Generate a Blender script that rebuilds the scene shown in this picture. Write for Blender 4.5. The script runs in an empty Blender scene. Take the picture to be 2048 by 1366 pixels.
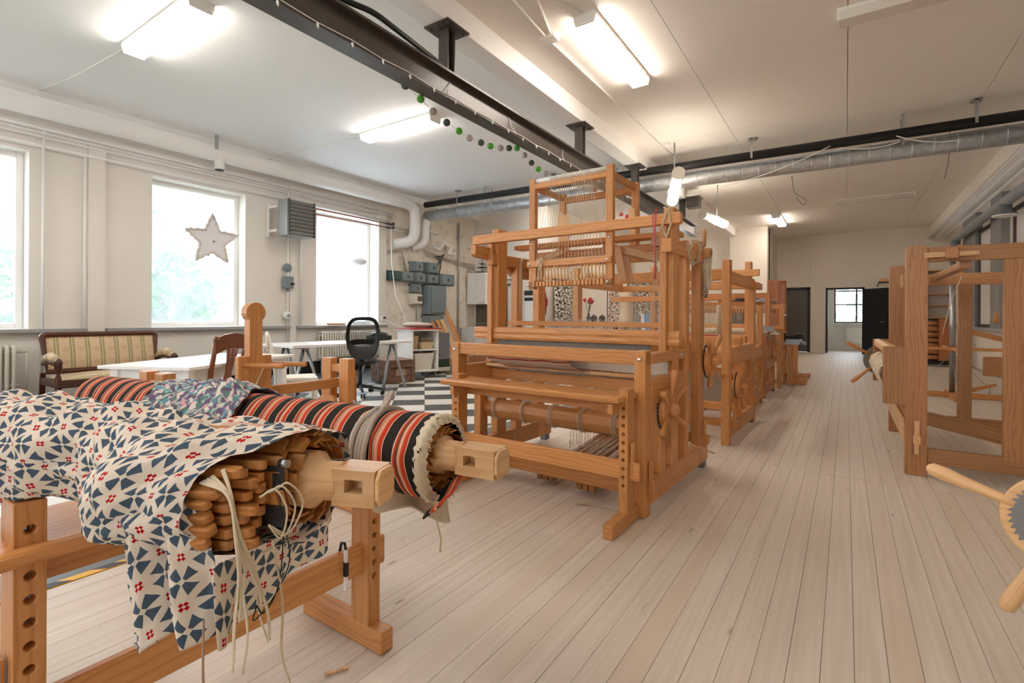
import bpy, bmesh, math, random
from mathutils import Vector, Matrix
S = bpy.context.scene
COL = S.collection
R = math.radians
rnd = random.Random(11)

# ---------------------------------------------------------------- camera, sky, exposure
cam = bpy.data.cameras.new('camera')
cam.sensor_width = 36; cam.lens = 17.578; cam.shift_y = -0.0239; cam.clip_start = 0.05
co = bpy.data.objects.new('camera', cam); COL.objects.link(co)
co.matrix_world = Matrix.Translation((0, 0, 1.12)) @ Matrix.Rotation(R(33.743), 4, 'Z') @ Matrix.Rotation(R(90), 4, 'X') @ Matrix.Rotation(R(0.3495), 4, 'Z')
S.camera = co
W = bpy.data.worlds.new('sky'); S.world = W; W.use_nodes = True
_n = W.node_tree.nodes; _l = W.node_tree.links
_bg = _n['Background']
_tc = _n.new('ShaderNodeTexCoord'); _sx = _n.new('ShaderNodeSeparateXYZ'); _rp = _n.new('ShaderNodeValToRGB')
_l.new(_tc.outputs['Generated'], _sx.inputs[0]); _l.new(_sx.outputs['Z'], _rp.inputs[0]); _l.new(_rp.outputs[0], _bg.inputs[0])
_rp.color_ramp.elements[0].color = (0.92, 0.95, 1.0, 1); _rp.color_ramp.elements[1].color = (0.62, 0.78, 1.0, 1)
_bg.inputs[1].default_value = 5.0
S.view_settings.view_transform = 'Standard'; S.view_settings.look = 'None'
S.view_settings.gamma = 1; S.view_settings.use_curve_mapping = False
S.view_settings.exposure = 1.68
LAMP = 11.0         # strength of the lit fluorescent diffusers
S.cycles.max_bounces = 10; S.cycles.diffuse_bounces = 6; S.cycles.transparent_max_bounces = 12
S.cycles.sample_clamp_indirect = 8

# ---------------------------------------------------------------- materials
def lin(h):
    if isinstance(h, str):
        c = [int(h[i:i + 2], 16) / 255 for i in (0, 2, 4)]
        return tuple((x / 12.92 if x <= .04045 else ((x + .055) / 1.055) ** 2.4) for x in c) + (1,)
    return tuple(h) + (1,)
class G:
    """tiny node-graph writer"""
    def __init__(s, name):
        s.m = bpy.data.materials.new(name); s.m.use_nodes = True
        s.t = s.m.node_tree; s.n = s.t.nodes; s.b = s.n['Principled BSDF']; s.out = s.n['Material Output']
    def add(s, typ, ins=None, **kw):
        n = s.n.new('ShaderNode' + typ)
        for k, v in kw.items(): setattr(n, k, v)
        for k, v in (ins or {}).items(): s.put(n.inputs[k], v)
        return n
    def put(s, sock, v):
        if hasattr(v, 'is_output'): s.t.links.new(v, sock)
        elif v is not None:
            if isinstance(v, str): v = lin(v)
            sock.default_value = v
    def m_(s, op, a, b=None, c=None):
        n = s.add('Math', operation=op); s.put(n.inputs[0], a)
        if b is not None: s.put(n.inputs[1], b)
        if c is not None: s.put(n.inputs[2], c)
        return n.outputs[0]
    def mix(s, f, a, b, bt='MIX'):
        n = s.add('Mix', data_type='RGBA', blend_type=bt); s.put(n.inputs[0], f); s.put(n.inputs[6], a); s.put(n.inputs[7], b)
        return n.outputs[2]
    def ramp(s, f, stops, interp='LINEAR'):
        n = s.add('ValToRGB'); s.put(n.inputs[0], f); cr = n.color_ramp; cr.interpolation = interp
        while len(cr.elements) < len(stops): cr.elements.new(0.5)
        for e, (p, c) in zip(cr.elements, stops): e.position = p; e.color = lin(c)
        return n.outputs[0]
    def uv(s): return s.add('TexCoord').outputs['UV']
    def ob(s): return s.add('TexCoord').outputs['Object']
    def mapv(s, v, sc, loc=(0, 0, 0)):
        n = s.add('Mapping'); s.put(n.inputs[0], v); n.inputs['Scale'].default_value = sc; n.inputs['Location'].default_value = loc
        return n.outputs[0]
    def noise(s, v, sc, det=3, rough=.5, dist=0):
        n = s.add('TexNoise'); s.put(n.inputs['Vector'], v); n.inputs['Scale'].default_value = sc
        n.inputs['Detail'].default_value = det; n.inputs['Roughness'].default_value = rough; n.inputs['Distortion'].default_value = dist
        return n.outputs['Fac']
    def bump(s, h, st=.2, d=.01):
        n = s.add('Bump'); s.put(n.inputs['Height'], h); n.inputs['Strength'].default_value = st; n.inputs['Distance'].default_value = d
        s.put(s.b.inputs['Normal'], n.outputs[0])
    def fin(s, col=None, rough=.5, metal=0, spec=None):
        if col is not None: s.put(s.b.inputs['Base Color'], col)
        s.put(s.b.inputs['Roughness'], rough); s.b.inputs['Metallic'].default_value = metal
        if spec is not None: s.b.inputs['Specular IOR Level'].default_value = spec
        return s.m
def plain(name, col, rough=.5, metal=0, var=0.0, sc=20, bump=0):
    g = G(name); c = lin(col)
    if var:
        d = tuple(max(0, x * (1 - var)) for x in c[:3]) + (1,); u = tuple(min(1, x * (1 + var)) for x in c[:3]) + (1,)
        f = g.noise(g.ob(), sc, 4)
        c = g.mix(f, d, u)
        if bump: g.bump(f, bump, .004)
    return g.fin(c, rough, metal)
def wood(name, light, mid, dark, rough=.42, ring=1.0):
    g = G(name); uv = g.uv()
    oi = g.add('ObjectInfo').outputs['Random']
    off = g.add('CombineXYZ', {0: g.m_('MULTIPLY', oi, 37.0), 1: g.m_('MULTIPLY', oi, 53.0)}).outputs[0]
    v = g.add('VectorMath', {0: uv, 1: off}, operation='ADD').outputs[0]
    warp = g.noise(g.mapv(v, (1.3, 9, 1)), 1.0, 3)
    sx = g.add('SeparateXYZ', {0: v})
    y = g.m_('ADD', g.m_('MULTIPLY', sx.outputs[1], 42 * ring), g.m_('MULTIPLY', warp, 6.0))
    band = g.m_('FRACT', y)
    ringf = g.ramp(band, [(0, '000000'), (.55, '303030'), (.86, 'ffffff'), (1, '000000')])
    fine = g.noise(g.mapv(v, (6, 260, 1)), 1.0, 2)
    base = g.mix(g.noise(g.mapv(v, (.8, 5, 1)), 1.0, 2), light, mid)
    c = g.mix(g.m_('MULTIPLY', ringf, .55), base, dark)
    c = g.mix(g.m_('MULTIPLY', fine, .35), c, mid)
    br = g.m_('ADD', g.m_('MULTIPLY', oi, .3), .85)
    c = g.mix(1.0, c, g.add('CombineColor', {0: br, 1: br, 2: br}).outputs[0], 'MULTIPLY')
    g.bump(g.m_('ADD', fine, band), .06, .002)
    return g.fin(c, rough)
PINE = wood('pine_orange', 'cf965f', 'c58648', '955c2a')
PINE_PALE = wood('pine_pale', 'dcb68a', 'd2a674', 'b98850', ring=.6)
PINE_DARK = wood('pine_brown', 'b6875a', 'a26f42', '7a4b25')
PINE_RED = wood('pine_aged', 'b57a4c', 'a5683a', '7c4822')
CABW = wood('cabinet_orange', 'c97f48', 'be7340', 'a8602e', ring=.5)
MAHOG = wood('dark_mahogany', '5a2f1d', '482416', '2c140b', rough=.25)
BROWNW = wood('brown_varnish', '8a4c28', '7a3f1e', '552811', rough=.3)
OLDW = wood('old_crate_wood', '8f7360', '7c5a48', '4c3528', rough=.8)
SLATW = wood('slat_wood', 'c08448', 'a96d34', '7a4618')
WHITEP = plain('white_paint', 'efede8', .45)
LACQ = plain('white_lacquer', 'f2f1ee', .25)
CREAM = plain('cream_paint', 'dcd6c8', .5)
GREYP = plain('grey_ledge_paint', '9d9c9b', .5, var=.06)
PILG = plain('grey_pilaster_paint', '8d8b88', .6, var=.08, sc=4)
BLACKP = plain('black_beam_paint', '4a443e', .34, var=.25, sc=9, bump=.25)
BLACK = plain('black_plastic', '141414', .5)
BLACKGLOSS = plain('black_gloss', '101010', .25)
BLACKBASE = plain('black_base_paint', '0c0c0c', .35, var=.5, sc=12, bump=.4)
CHROME = plain('chrome', 'cfcfcf', .22, 1)
STEEL = plain('satin_steel', 'a9adb0', .35, 1)
GALV = None
CORD = plain('cream_cotton', 'd2c4aa', .9)
TWINE = plain('beige_twine', 'cbb798', .9)
REDY = plain('pink_red_yarn', 'c8606a', .9)
BLACKY = plain('black_yarn', '1a1a1a', .9)
BOXG = plain('grey_enamel', '79868a', .45, var=.12, sc=14)
BOXD = plain('dark_green_enamel', '3a5553', .4, var=.15, sc=14)
GREEN = plain('dark_green_metal', '27452f', .4)
GREYM = plain('grey_panel_mesh', '77787a', .6, var=.1, sc=60)
PLASTW = plain('white_plastic', 'ecebe6', .4)
REDT = plain('red_laminate', 'b02a26', .35)
REDX = plain('red_enamel', 'c4122a', .35)
BASKET = plain('straw_basket', 'cdb894', .9, var=.2, sc=90)
SLATE = plain('slate_backsplash', '5c534c', .5)
DGREY = plain('dark_grey_door', '5e6468', .5)
def galv():
    g = G('galvanised_steel'); n = g.noise(g.ob(), 14, 4)
    g.bump(n, .05, .004)
    return g.fin(g.ramp(n, [(.3, 'b9bdbf'), (.7, 'dadcdc')]), .38, .7)
GALV = galv()
def wallpaint(name, col, b=.25, sc=9):
    g = G(name); o = g.ob()
    n = g.noise(o, sc, 5, .6); big = g.noise(o, .6, 2)
    c0 = lin(col); c1 = tuple(x * .93 for x in c0[:3]) + (1,)
    g.bump(n, b, .012)
    return g.fin(g.mix(big, c0, c1), .7)
WALLW = wallpaint('white_wall', 'e9e3da')
WALLF = wallpaint('white_far_wall', 'e6ddd0', .08, 5)
CEILW = wallpaint('white_ceiling', 'f3f2f0', .06, 4)
CEILR = wallpaint('cream_ceiling', 'f1ece5', .06, 4)
def plaster():
    g = G('crumbling_plaster'); o = g.ob()
    a = g.noise(o, 2.2, 6, .65, .6); b = g.noise(g.mapv(o, (1, 1, 1), (3, 9, 1)), 5, 5, .6)
    c = g.ramp(a, [(.30, 'bdb3a5'), (.42, 'dfd5c6'), (.56, 'e8dfd2'), (.70, 'd2c2ae')])
    d = g.ramp(b, [(.28, '7a6a5c'), (.36, 'ffffff')])
    c = g.mix(.45, c, d, 'MULTIPLY')
    r = g.ramp(g.noise(g.mapv(o, (1, 1, 3), (1, 4, 7)), 1.6, 3), [(.66, '000000'), (.74, 'ffffff')])
    c = g.mix(g.m_('MULTIPLY', r, .5), c, '9a5a34')
    g.bump(g.m_('ADD', a, b), .5, .02)
    return g.fin(c, .85)
PLASTER = plaster()
def boardmat():
    g = G('white_soaped_board'); uv = g.uv(); oi = g.add('ObjectInfo').outputs['Random']
    off = g.add('CombineXYZ', {0: g.m_('MULTIPLY', oi, 61.0), 1: g.m_('MULTIPLY', oi, 17.0)}).outputs[0]
    v = g.add('VectorMath', {0: uv, 1: off}, operation='ADD').outputs[0]
    gr = g.noise(g.mapv(v, (1.2, 45, 1)), 1.0, 4)
    c = g.ramp(gr, [(.3, 'c5b8a8'), (.52, 'cfc3b5'), (.75, 'd9cec2')])
    c = g.mix(g.m_('MULTIPLY', oi, .6), c, g.ramp(g.noise(g.mapv(v, (.5, 3, 1)), 1.0, 2), [(.3, 'c9b49c'), (.7, 'cdc3b8')]))
    # knots: stretched voronoi cells, one every half metre or so
    vo = g.add('TexVoronoi', {'Vector': g.mapv(v, (2.6, 11.5, 1)), 'Scale': 1.0}); vo.inputs['Randomness'].default_value = .95
    sc = g.add('SeparateXYZ', {0: vo.outputs['Color']})
    on = g.m_('GREATER_THAN', sc.outputs[0], .30)
    kn = g.m_('MULTIPLY', on, g.m_('SMOOTH_MIN', 1.0, g.m_('MAXIMUM', 0.0, g.m_('SUBTRACT', 1.0, g.m_('MULTIPLY', vo.outputs['Distance'], 9.0))), .1))
    kn = g.m_('MINIMUM', g.m_('MULTIPLY', kn, 1.6), 1.0)
    c = g.mix(g.m_('MULTIPLY', kn, g.m_('ADD', .4, g.m_('MULTIPLY', sc.outputs[1], .6))), c, '74655a')
    g.bump(gr, .05, .002)
    return g.fin(c, g.m_('ADD', .42, g.m_('MULTIPLY', gr, .2)))
BOARD = boardmat()
def tilemat(name, a, b, rough):
    g = G(name); o = g.ob(); oi = g.add('ObjectInfo').outputs['Random']
    n = g.noise(o, 3, 5, .6)
    sp = g.ramp(g.noise(o, 60, 3, .7), [(.66, '000000'), (.74, 'ffffff')])
    c = g.mix(n, a, b)
    c = g.mix(g.m_('MULTIPLY', sp, .25), c, 'c9c9c6')
    g.bump(n, .08, .003)
    return g.fin(g.mix(g.m_('MULTIPLY', oi, .18), c, 'b8aa98' if rough < .5 else '5a5a5a'), rough - .12)
TILEW = tilemat('white_painted_tile', 'e6e4e0', 'dcd9d2', .42)
TILEB = tilemat('black_painted_tile', '3c3f42', '4a4c4e', .5)
GREYB = tilemat('grey_painted_floor', '55595c', '666a6c', .5)
YELLOW = plain('yellow_tape', 'd9a426', .5)
def glassmat(name, milk):
    g = G(name)
    tr = g.add('BsdfTransparent'); gl = g.add('BsdfGlossy', {'Roughness': .02}); tl = g.add('BsdfTranslucent', {'Color': (.95, .97, 1, 1)})
    f = g.add('Fresnel', {'IOR': 1.45}).outputs[0]
    m1 = g.add('MixShader', {0: g.m_('MULTIPLY', f, .8), 1: tr.outputs[0], 2: gl.outputs[0]})
    n = g.ramp(g.noise(g.ob(), 1.6, 5, .6), [(.35, '000000'), (.7, 'ffffff')])
    fac = g.m_('MULTIPLY', g.m_('ADD', g.m_('MULTIPLY', n, .5), .5), milk)
    m2 = g.add('MixShader', {0: fac, 1: m1.outputs[0], 2: tl.outputs[0]})
    g.t.links.new(m2.outputs[0], g.out.inputs[0])
    return g.m
GLASS = glassmat('window_glass', .14); FROST = glassmat('frosted_glass', 1.0)
CLEARG = glassmat('clear_glass', .05)
def emit(name, col, st):
    g = G(name); g.put(g.b.inputs['Emission Color'], col); g.b.inputs['Emission Strength'].default_value = st
    return g.fin('f4f0e6', .4)
LIT = emit('lit_diffuser', 'fff7ee', LAMP)
LITW = emit('lit_diffuser_warm', 'fff1e2', LAMP)
TUBE = emit('lit_tube', 'fff0dc', LAMP * .6)
UNLIT = plain('unlit_diffuser', 'dcd6cb', .4)
def quilt():
    g = G('quilt_star_cotton')
    uv = g.uv()
    sx = g.add('SeparateXYZ', {0: uv}); u0, v0 = sx.outputs[0], sx.outputs[1]
    k = 1 / .047
    def rot(a, b, ang):
        c, s_ = math.cos(ang) * k, math.sin(ang) * k
        return (g.m_('ADD', g.m_('MULTIPLY', a, c), g.m_('MULTIPLY', b, -s_)), g.m_('ADD', g.m_('MULTIPLY', a, s_), g.m_('MULTIPLY', b, c)))
    u, v = rot(u0, v0, R(48))
    def cell(a, sh): return g.m_('SUBTRACT', g.m_('FRACT', g.m_('ADD', a, sh + .5)), .5)
    def arm(p, q, lo, hi, w0, sl):
        p = g.m_('ABSOLUTE', p); q = g.m_('ABSOLUTE', q)
        i = g.m_('MULTIPLY', g.m_('GREATER_THAN', p, lo), g.m_('LESS_THAN', p, hi))
        return g.m_('MULTIPLY', i, g.m_('LESS_THAN', q, g.m_('ADD', w0, g.m_('MULTIPLY', g.m_('SUBTRACT', p, lo), sl))))
    def cross(a, b, *p): return g.m_('MAXIMUM', arm(a, b, *p), arm(b, a, *p))
    a, b = cell(u, 0), cell(v, 0)
    blue = cross(a, b, .075, .40, .055, .42)
    a2, b2 = cell(u, .5), cell(v, .5)
    red = cross(a2, b2, .04, .135, .05, .0)
    fab = g.noise(g.mapv(uv, (900, 900, 1)), 1.0, 2)
    c = g.mix(blue, g.mix(fab, 'e4dacb', 'd9cdbd'), '4c5c6c')
    c = g.mix(red, c, 'b3161f')
    g.bump(fab, .1, .001)
    return g.fin(c, .9, spec=.1)
QUILT = quilt()
def stripes(name, stops, period):
    g = G(name); uv = g.uv(); sx = g.add('SeparateXYZ', {0: uv})
    wob = g.m_('MULTIPLY', g.m_('SUBTRACT', g.noise(g.mapv(uv, (3, 7, 1)), 1.0, 2), .5), .03)
    f = g.m_('FRACT', g.m_('DIVIDE', g.m_('ADD', sx.outputs[0], wob), period))
    c = g.ramp(f, stops, 'CONSTANT')
    fab = g.noise(g.mapv(uv, (700, 120, 1)), 1.0, 2)
    c = g.mix(g.m_('MULTIPLY', fab, .25), c, '4a3c34')
    g.bump(fab, .25, .002)
    return g.fin(c, .92, spec=.1)
RAGRUG = stripes('striped_wool', [(0, '2b2926'), (.20, 'e8cfae'), (.215, 'c8402a'), (.275, 'd8572f'), (.31, 'e2b59a'), (.36, '7c4530'), (.42, 'cf4632'), (.455, 'e8d2b4'), (.475, '2b2926'),
                                  (.685, 'e8cfae'), (.70, 'c9402a'), (.79, 'e2712f'), (.80, 'dba78c'), (.865, 'a8492f'), (.885, 'e8cfae'), (.90, '7a452f'), (.945, 'd2492c'), (.985, 'e8d2b4')], .150)
WEAVE = stripes('woven_linen_stripes', [(0, 'd9d0c0'), (.30, 'b5483e'), (.36, 'd9d0c0'), (.52, 'b5483e'), (.62, 'd6cdbd'), (.80, 'c2665a'), (.84, 'd9d0c0')], .20)
def settee_cloth():
    g = G('settee_damask'); uv = g.uv(); sx = g.add('SeparateXYZ', {0: uv})
    f = g.m_('FRACT', g.m_('DIVIDE', sx.outputs[0], .15))
    c = g.ramp(f, [(0, 'cbb290'), (.52, '9a8f6c'), (.64, 'c4ae8a'), (.72, '9a8f6c'), (.84, 'cbb290')], 'CONSTANT')
    px = g.m_('SUBTRACT', f, .27)
    py = g.m_('SUBTRACT', g.m_('FRACT', g.m_('DIVIDE', sx.outputs[1], .16)), .5)
    d = g.m_('SQRT', g.m_('ADD', g.m_('POWER', g.m_('MULTIPLY', px, .15), 2.0), g.m_('POWER', g.m_('MULTIPLY', py, .16), 2.0)))
    ringm = g.m_('LESS_THAN', g.m_('ABSOLUTE', g.m_('SUBTRACT', d, .022)), .004)
    dot = g.m_('LESS_THAN', d, .008)
    c = g.mix(g.m_('MULTIPLY', g.m_('MAXIMUM', ringm, dot), .55), c, 'a07a52')
    g.bump(g.noise(g.mapv(uv, (500, 500, 1)), 1, 2), .2, .001)
    return g.fin(c, .85)
DAMASK = settee_cloth()
def spotted(name, base, cols, sc, th=.62):
    g = G(name); uv = g.uv(); c = base
    for i, cc in enumerate(cols):
        n = g.noise(g.mapv(uv, (1, 1, 1), (i * 3.7, i * 5.1, i)), sc, 2, .4, .3)
        m = g.ramp(n, [(th - .02, '000000'), (th, 'ffffff')])
        c = g.mix(m, c, cc)
    return g.fin(c, .9, spec=.1)
CURTAIN = spotted('black_floral_curtain', 'e6dfd2', ['17171a', '3b2c22'], 22, .57)
FLORAL = spotted('bright_floral_cotton', 'e8dcd0', ['26324a', 'c05a50', '1c2333'], 20, .60)
SCARF = spotted('paisley_scarf', '9fb3a4', ['7a6a8c', 'd79aa0', '5a97a4', '5d7d74', 'd6ccc2', '685c74'], 30, .56)
LEAVES = plain('leaf_green', '3d6a2e', .6, var=.45, sc=3)
LEAVESD = plain('leaf_dark', '274a28', .6, var=.4, sc=3)
BARK = plain('bark', '6a5a4a', .9)
LAWN = plain('lawn', '3f6434', .9, var=.3, sc=2)
SNOWW = plain('pale_outbuilding', 'd8dade', .9)
SKIN = plain('mannequin_cream', 'd9c4a4', .5)
BLUEP = plain('blue_plastic_sheet', '6c8fb5', .25, var=.3, sc=12)
HEDDLE = plain('heddle_grey', '9a938a', .7, var=.25, sc=200)
PAPER = plain('paper_lamp', 'e9eced', .7)
BALLS = {k: plain('ball_' + k, c, .9, var=.12, sc=120) for k, c in dict(dark='465248', green='4f9a35', grey='a39b94', red='b52530', wine='6a2430').items()}
POSTER = plain('blank_window_board', 'd6d2cd', .6, var=.12, sc=5)
DFRAME = plain('dark_grey_frame', '4b4846', .5)
# ---------------------------------------------------------------- geometry helpers
class M:
    def __init__(s): s.v = []; s.f = []; s.u = []; s.s = []
    def face(s, idx, uvs, sm=False): s.f.append(idx); s.u.append(uvs); s.s.append(sm)
    def box(s, x0, x1, y0, y1, z0, z1, mx=None):
        d = (x1 - x0, y1 - y0, z1 - z0); L = max(range(3), key=lambda i: d[i]); A, B = [i for i in range(3) if i != L]
        ro = (rnd.random() * 9, rnd.random() * 9); n = len(s.v)
        c = [Vector((x, y, z)) for x in (x0, x1) for y in (y0, y1) for z in (z0, z1)]
        for p in c: s.v.append(mx @ p if mx else p)
        for q, ax in (((0, 1, 3, 2), 0), ((4, 6, 7, 5), 0), ((0, 4, 5, 1), 1), ((2, 3, 7, 6), 1), ((0, 2, 6, 4), 2), ((1, 5, 7, 3), 2)):
            uv = []
            for i in q:
                p = c[i]
                if ax == L: uv.append((ro[0] + p[A] * .3, ro[1] + p[B]))
                else: uv.append((ro[0] + p[L], ro[1] + (p[B] if ax == A else p[A] + .37)))
            s.face([n + i for i in q], uv)
        return s
    def bar(s, p, q, w, h, up=(0, 0, 1)):
        p = Vector(p); q = Vector(q); x = (q - p); L = x.length; x.normalize(); up = Vector(up)
        y = up.cross(x)
        if y.length < 1e-4: y = Vector((0, 1, 0)).cross(x)
        y.normalize(); z = x.cross(y)
        mx = Matrix((x, y, z)).transposed().to_4x4(); mx.translation = p
        return s.box(0, L, -w / 2, w / 2, -h / 2, h / 2, mx)
    def tube(s, pts, r, n=8, caps=True, closed=False):
        pts = [Vector(p) for p in pts]; k = len(pts); rs = r if isinstance(r, (list, tuple)) else [r] * k
        prev = None; n0 = len(s.v); ro = (rnd.random() * 9, rnd.random() * 9); acc = 0; us = []
        for i, p in enumerate(pts):
            a = pts[(i - 1) % k] if (i or closed) else p; b = pts[(i + 1) % k] if (i < k - 1 or closed) else p
            t = (b - a).normalized()
            if prev is None:
                e = Vector((0, 0, 1)) if abs(t.z) < .9 else Vector((1, 0, 0)); x = e.cross(t).normalized()
            else: x = (prev - t * prev.dot(t)).normalized()
            prev = x; y = t.cross(x)
            if i: acc += (p - pts[i - 1]).length
            us.append(acc)
            for j in range(n):
                an = 2 * math.pi * j / n
                s.v.append(p + (x * math.cos(an) + y * math.sin(an)) * rs[i])
        for i in range(k if closed else k - 1):
            i2 = (i + 1) % k
            for j in range(n):
                j2 = (j + 1) % n; c = 2 * math.pi * max(rs) / n
                ua = us[i] + ro[0]; ub = (us[i2] if i2 else acc + .05) + ro[0]
                s.face([n0 + i * n + j, n0 + i * n + j2, n0 + i2 * n + j2, n0 + i2 * n + j], [(ua, ro[1] + j * c), (ua, ro[1] + (j + 1) * c), (ub, ro[1] + (j + 1) * c), (ub, ro[1] + j * c)], True)
        if caps and not closed:
            for base, rev in ((n0, True), (n0 + (k - 1) * n, False)):
                ids = [base + j for j in range(n)]
                if rev: ids.reverse()
                s.face(ids, [(ro[0] + .3 * (s.v[i] - s.v[ids[0]]).x, ro[1] + (s.v[i] - s.v[ids[0]]).z) for i in ids])
        return s
    def cyl(s, p, q, r, n=16, r2=None): return s.tube([p, q], [r, r if r2 is None else r2], n)
    def lathe(s, prof, org=(0, 0, 0), ax=(0, 0, 1), n=16):
        o = Vector(org); a = Vector(ax).normalized()
        return s.tube([o + a * z for _, z in prof], [max(r, 1e-4) for r, _ in prof], n) if False else s._lathe(prof, o, a, n)
    def _lathe(s, prof, o, a, n):
        e = Vector((0, 0, 1)) if abs(a.z) < .9 else Vector((1, 0, 0)); x = e.cross(a).normalized(); y = a.cross(x); n0 = len(s.v); k = len(prof)
        for r, z in prof:
            for j in range(n):
                an = 2 * math.pi * j / n
                s.v.append(o + a * z + (x * math.cos(an) + y * math.sin(an)) * max(r, 1e-4))
        for i in range(k - 1):
            for j in range(n):
                j2 = (j + 1) % n
                s.face([n0 + i * n + j, n0 + i * n + j2, n0 + (i + 1) * n + j2, n0 + (i + 1) * n + j], [(prof[i][1], j / n * .3), (prof[i][1], (j + 1) / n * .3), (prof[i + 1][1], (j + 1) / n * .3), (prof[i + 1][1], j / n * .3)], True)
        for base, rev in ((n0, True), (n0 + (k - 1) * n, False)):
            ids = [base + j for j in range(n)]
            if rev: ids.reverse()
            s.face(ids, [(0, 0)] * n)
        return s
    def ball(s, c, r, n=12, m=8, sq=1):
        return s._lathe([(r * math.sin(math.pi * i / m), -r * sq * math.cos(math.pi * i / m)) for i in range(m + 1)], Vector(c), Vector((0, 0, 1)), n)
    def grid(s, P, su=1, sv=1, off=(0, 0), sm=True, wrap=False):
        nu = len(P); nv = len(P[0]); n0 = len(s.v)
        for row in P: s.v.extend(Vector(p) for p in row)
        U = [0] * nu
        for i in range(1, nu): U[i] = U[i - 1] + (Vector(P[i][nv // 2]) - Vector(P[i - 1][nv // 2])).length
        V = [0] * (nv + 1)
        for j in range(1, nv): V[j] = V[j - 1] + (Vector(P[nu // 2][j]) - Vector(P[nu // 2][j - 1])).length
        V[nv] = V[nv - 1] + (V[1] - V[0])
        for i in range(nu - 1):
            for j in range(nv if wrap else nv - 1):
                j2 = (j + 1) % nv
                s.face([n0 + i * nv + j, n0 + i * nv + j2, n0 + (i + 1) * nv + j2, n0 + (i + 1) * nv + j],
                       [(off[0] + U[a] * su, off[1] + V[b] * sv) for a, b in ((i, j), (i, j + 1), (i + 1, j + 1), (i + 1, j))], sm)
        return s
    def prism(s, pts, o, ex, ey, th):
        """polygon pts in the plane (ex, ey) at o, extruded th along ex x ey"""
        o = Vector(o); ex = Vector(ex); ey = Vector(ey); ez = ex.cross(ey); n0 = len(s.v); k = len(pts); ro = (rnd.random() * 9, rnd.random() * 9)
        for h in (0, th):
            for a, b in pts: s.v.append(o + ex * a + ey * b + ez * h)
        w = max(p[0] for p in pts) - min(p[0] for p in pts); hh = max(p[1] for p in pts) - min(p[1] for p in pts)
        long = abs(th) > max(w, hh)
        uv = [((a * .3 if long else a if w >= hh else b) + ro[0], (b if long or w >= hh else a) + ro[1]) for a, b in pts]
        s.face([n0 + i for i in reversed(range(k))], list(reversed(uv))); s.face([n0 + k + i for i in range(k)], uv)
        acc = 0
        for i in range(k):
            j = (i + 1) % k; d = math.dist(pts[i], pts[j])
            if long: q = [(ro[0], ro[1] + acc), (ro[0], ro[1] + acc + d), (ro[0] + abs(th), ro[1] + acc + d), (ro[0] + abs(th), ro[1] + acc)]
            else: q = [uv[i], uv[j], (uv[j][0], uv[j][1] + th), (uv[i][0], uv[i][1] + th)]
            s.face([n0 + i, n0 + j, n0 + k + j, n0 + k + i], q); acc += d
        return s
    def mesh(s, name, m):
        me = bpy.data.meshes.new(name); me.from_pydata([tuple(p) for p in s.v], [], s.f)
        uvl = me.uv_layers.new(name='UVMap')
        flat = [c for f in s.u for p in f for c in p]
        uvl.data.foreach_set('uv', flat); me.polygons.foreach_set('use_smooth', s.s); me.materials.append(m); me.update()
        return me
def props(o, label=None, cat=None, group=None, kind=None):
    if label: o['label'] = label
    if cat: o['category'] = cat
    if group: o['group'] = group
    if kind: o['kind'] = kind
    return o
def obj(name, m, mat, parent=None, label=None, cat=None, group=None, kind=None, bev=0, loc=None, rz=0):
    o = bpy.data.objects.new(name, m.mesh(name, mat) if isinstance(m, M) else m); COL.objects.link(o)
    if parent: o.parent = parent
    if loc: o.location = loc
    if rz: o.rotation_euler = (0, 0, rz)
    if bev: bevel(o, bev)
    return props(o, label, cat, group, kind)
def bevel(o, w=.004, seg=2):
    b = o.modifiers.new('bevel', 'BEVEL'); b.width = w; b.segments = seg; b.limit_method = 'ANGLE'; b.angle_limit = R(40); b.harden_normals = False
def drill(o, m):
    """cut the solid m out of object o"""
    c = bpy.data.objects.new('cutter', m.mesh('cutter', o.data.materials[0])); COL.objects.link(c)
    keep = [(x.name, x.width) for x in o.modifiers]; o.modifiers.clear()
    par = o.parent; o.parent = None
    b = o.modifiers.new('cut', 'BOOLEAN'); b.operation = 'DIFFERENCE'; b.solver = 'EXACT'; b.object = c
    bpy.context.view_layer.update()
    me = bpy.data.meshes.new_from_object(o.evaluated_get(bpy.context.evaluated_depsgraph_get()))
    o.modifiers.clear(); o.data = me; o.parent = par
    bpy.data.objects.remove(c)
    bevel(o, .002, 1)
def thing(name, label, cat, loc=(0, 0, 0), rz=0, group=None):
    o = bpy.data.objects.new(name, None); COL.objects.link(o); o.empty_display_size = .1
    o.location = loc; o.rotation_euler = (0, 0, rz)
    return props(o, label, cat, group)
def dup(root, loc, rz=0, label=None):
    def cp(o, par):
        c = o.copy(); COL.objects.link(c)
        if par: c.parent = par
        for ch in kids.get(o.name, []): cp(ch, c)
        return c
    kids = {}
    for o in list(COL.objects):
        if o.parent: kids.setdefault(o.parent.name, []).append(o)
    r = cp(root, None); r.location = loc; r.rotation_euler = (0, 0, rz)
    if label: r['label'] = label
    return r
def struct(name, m, mat, parent=None, bev=0): return obj(name, m, mat, parent, kind=None if parent else 'structure', bev=bev)
def setting(name):
    o = bpy.data.objects.new(name, None); COL.objects.link(o); o['kind'] = 'structure'; return o
def curve(a, b, sag, n=10):
    a = Vector(a); b = Vector(b)
    return [a.lerp(b, t / n) - Vector((0, 0, sag * 4 * (t / n) * (1 - t / n))) for t in range(n + 1)]
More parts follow.
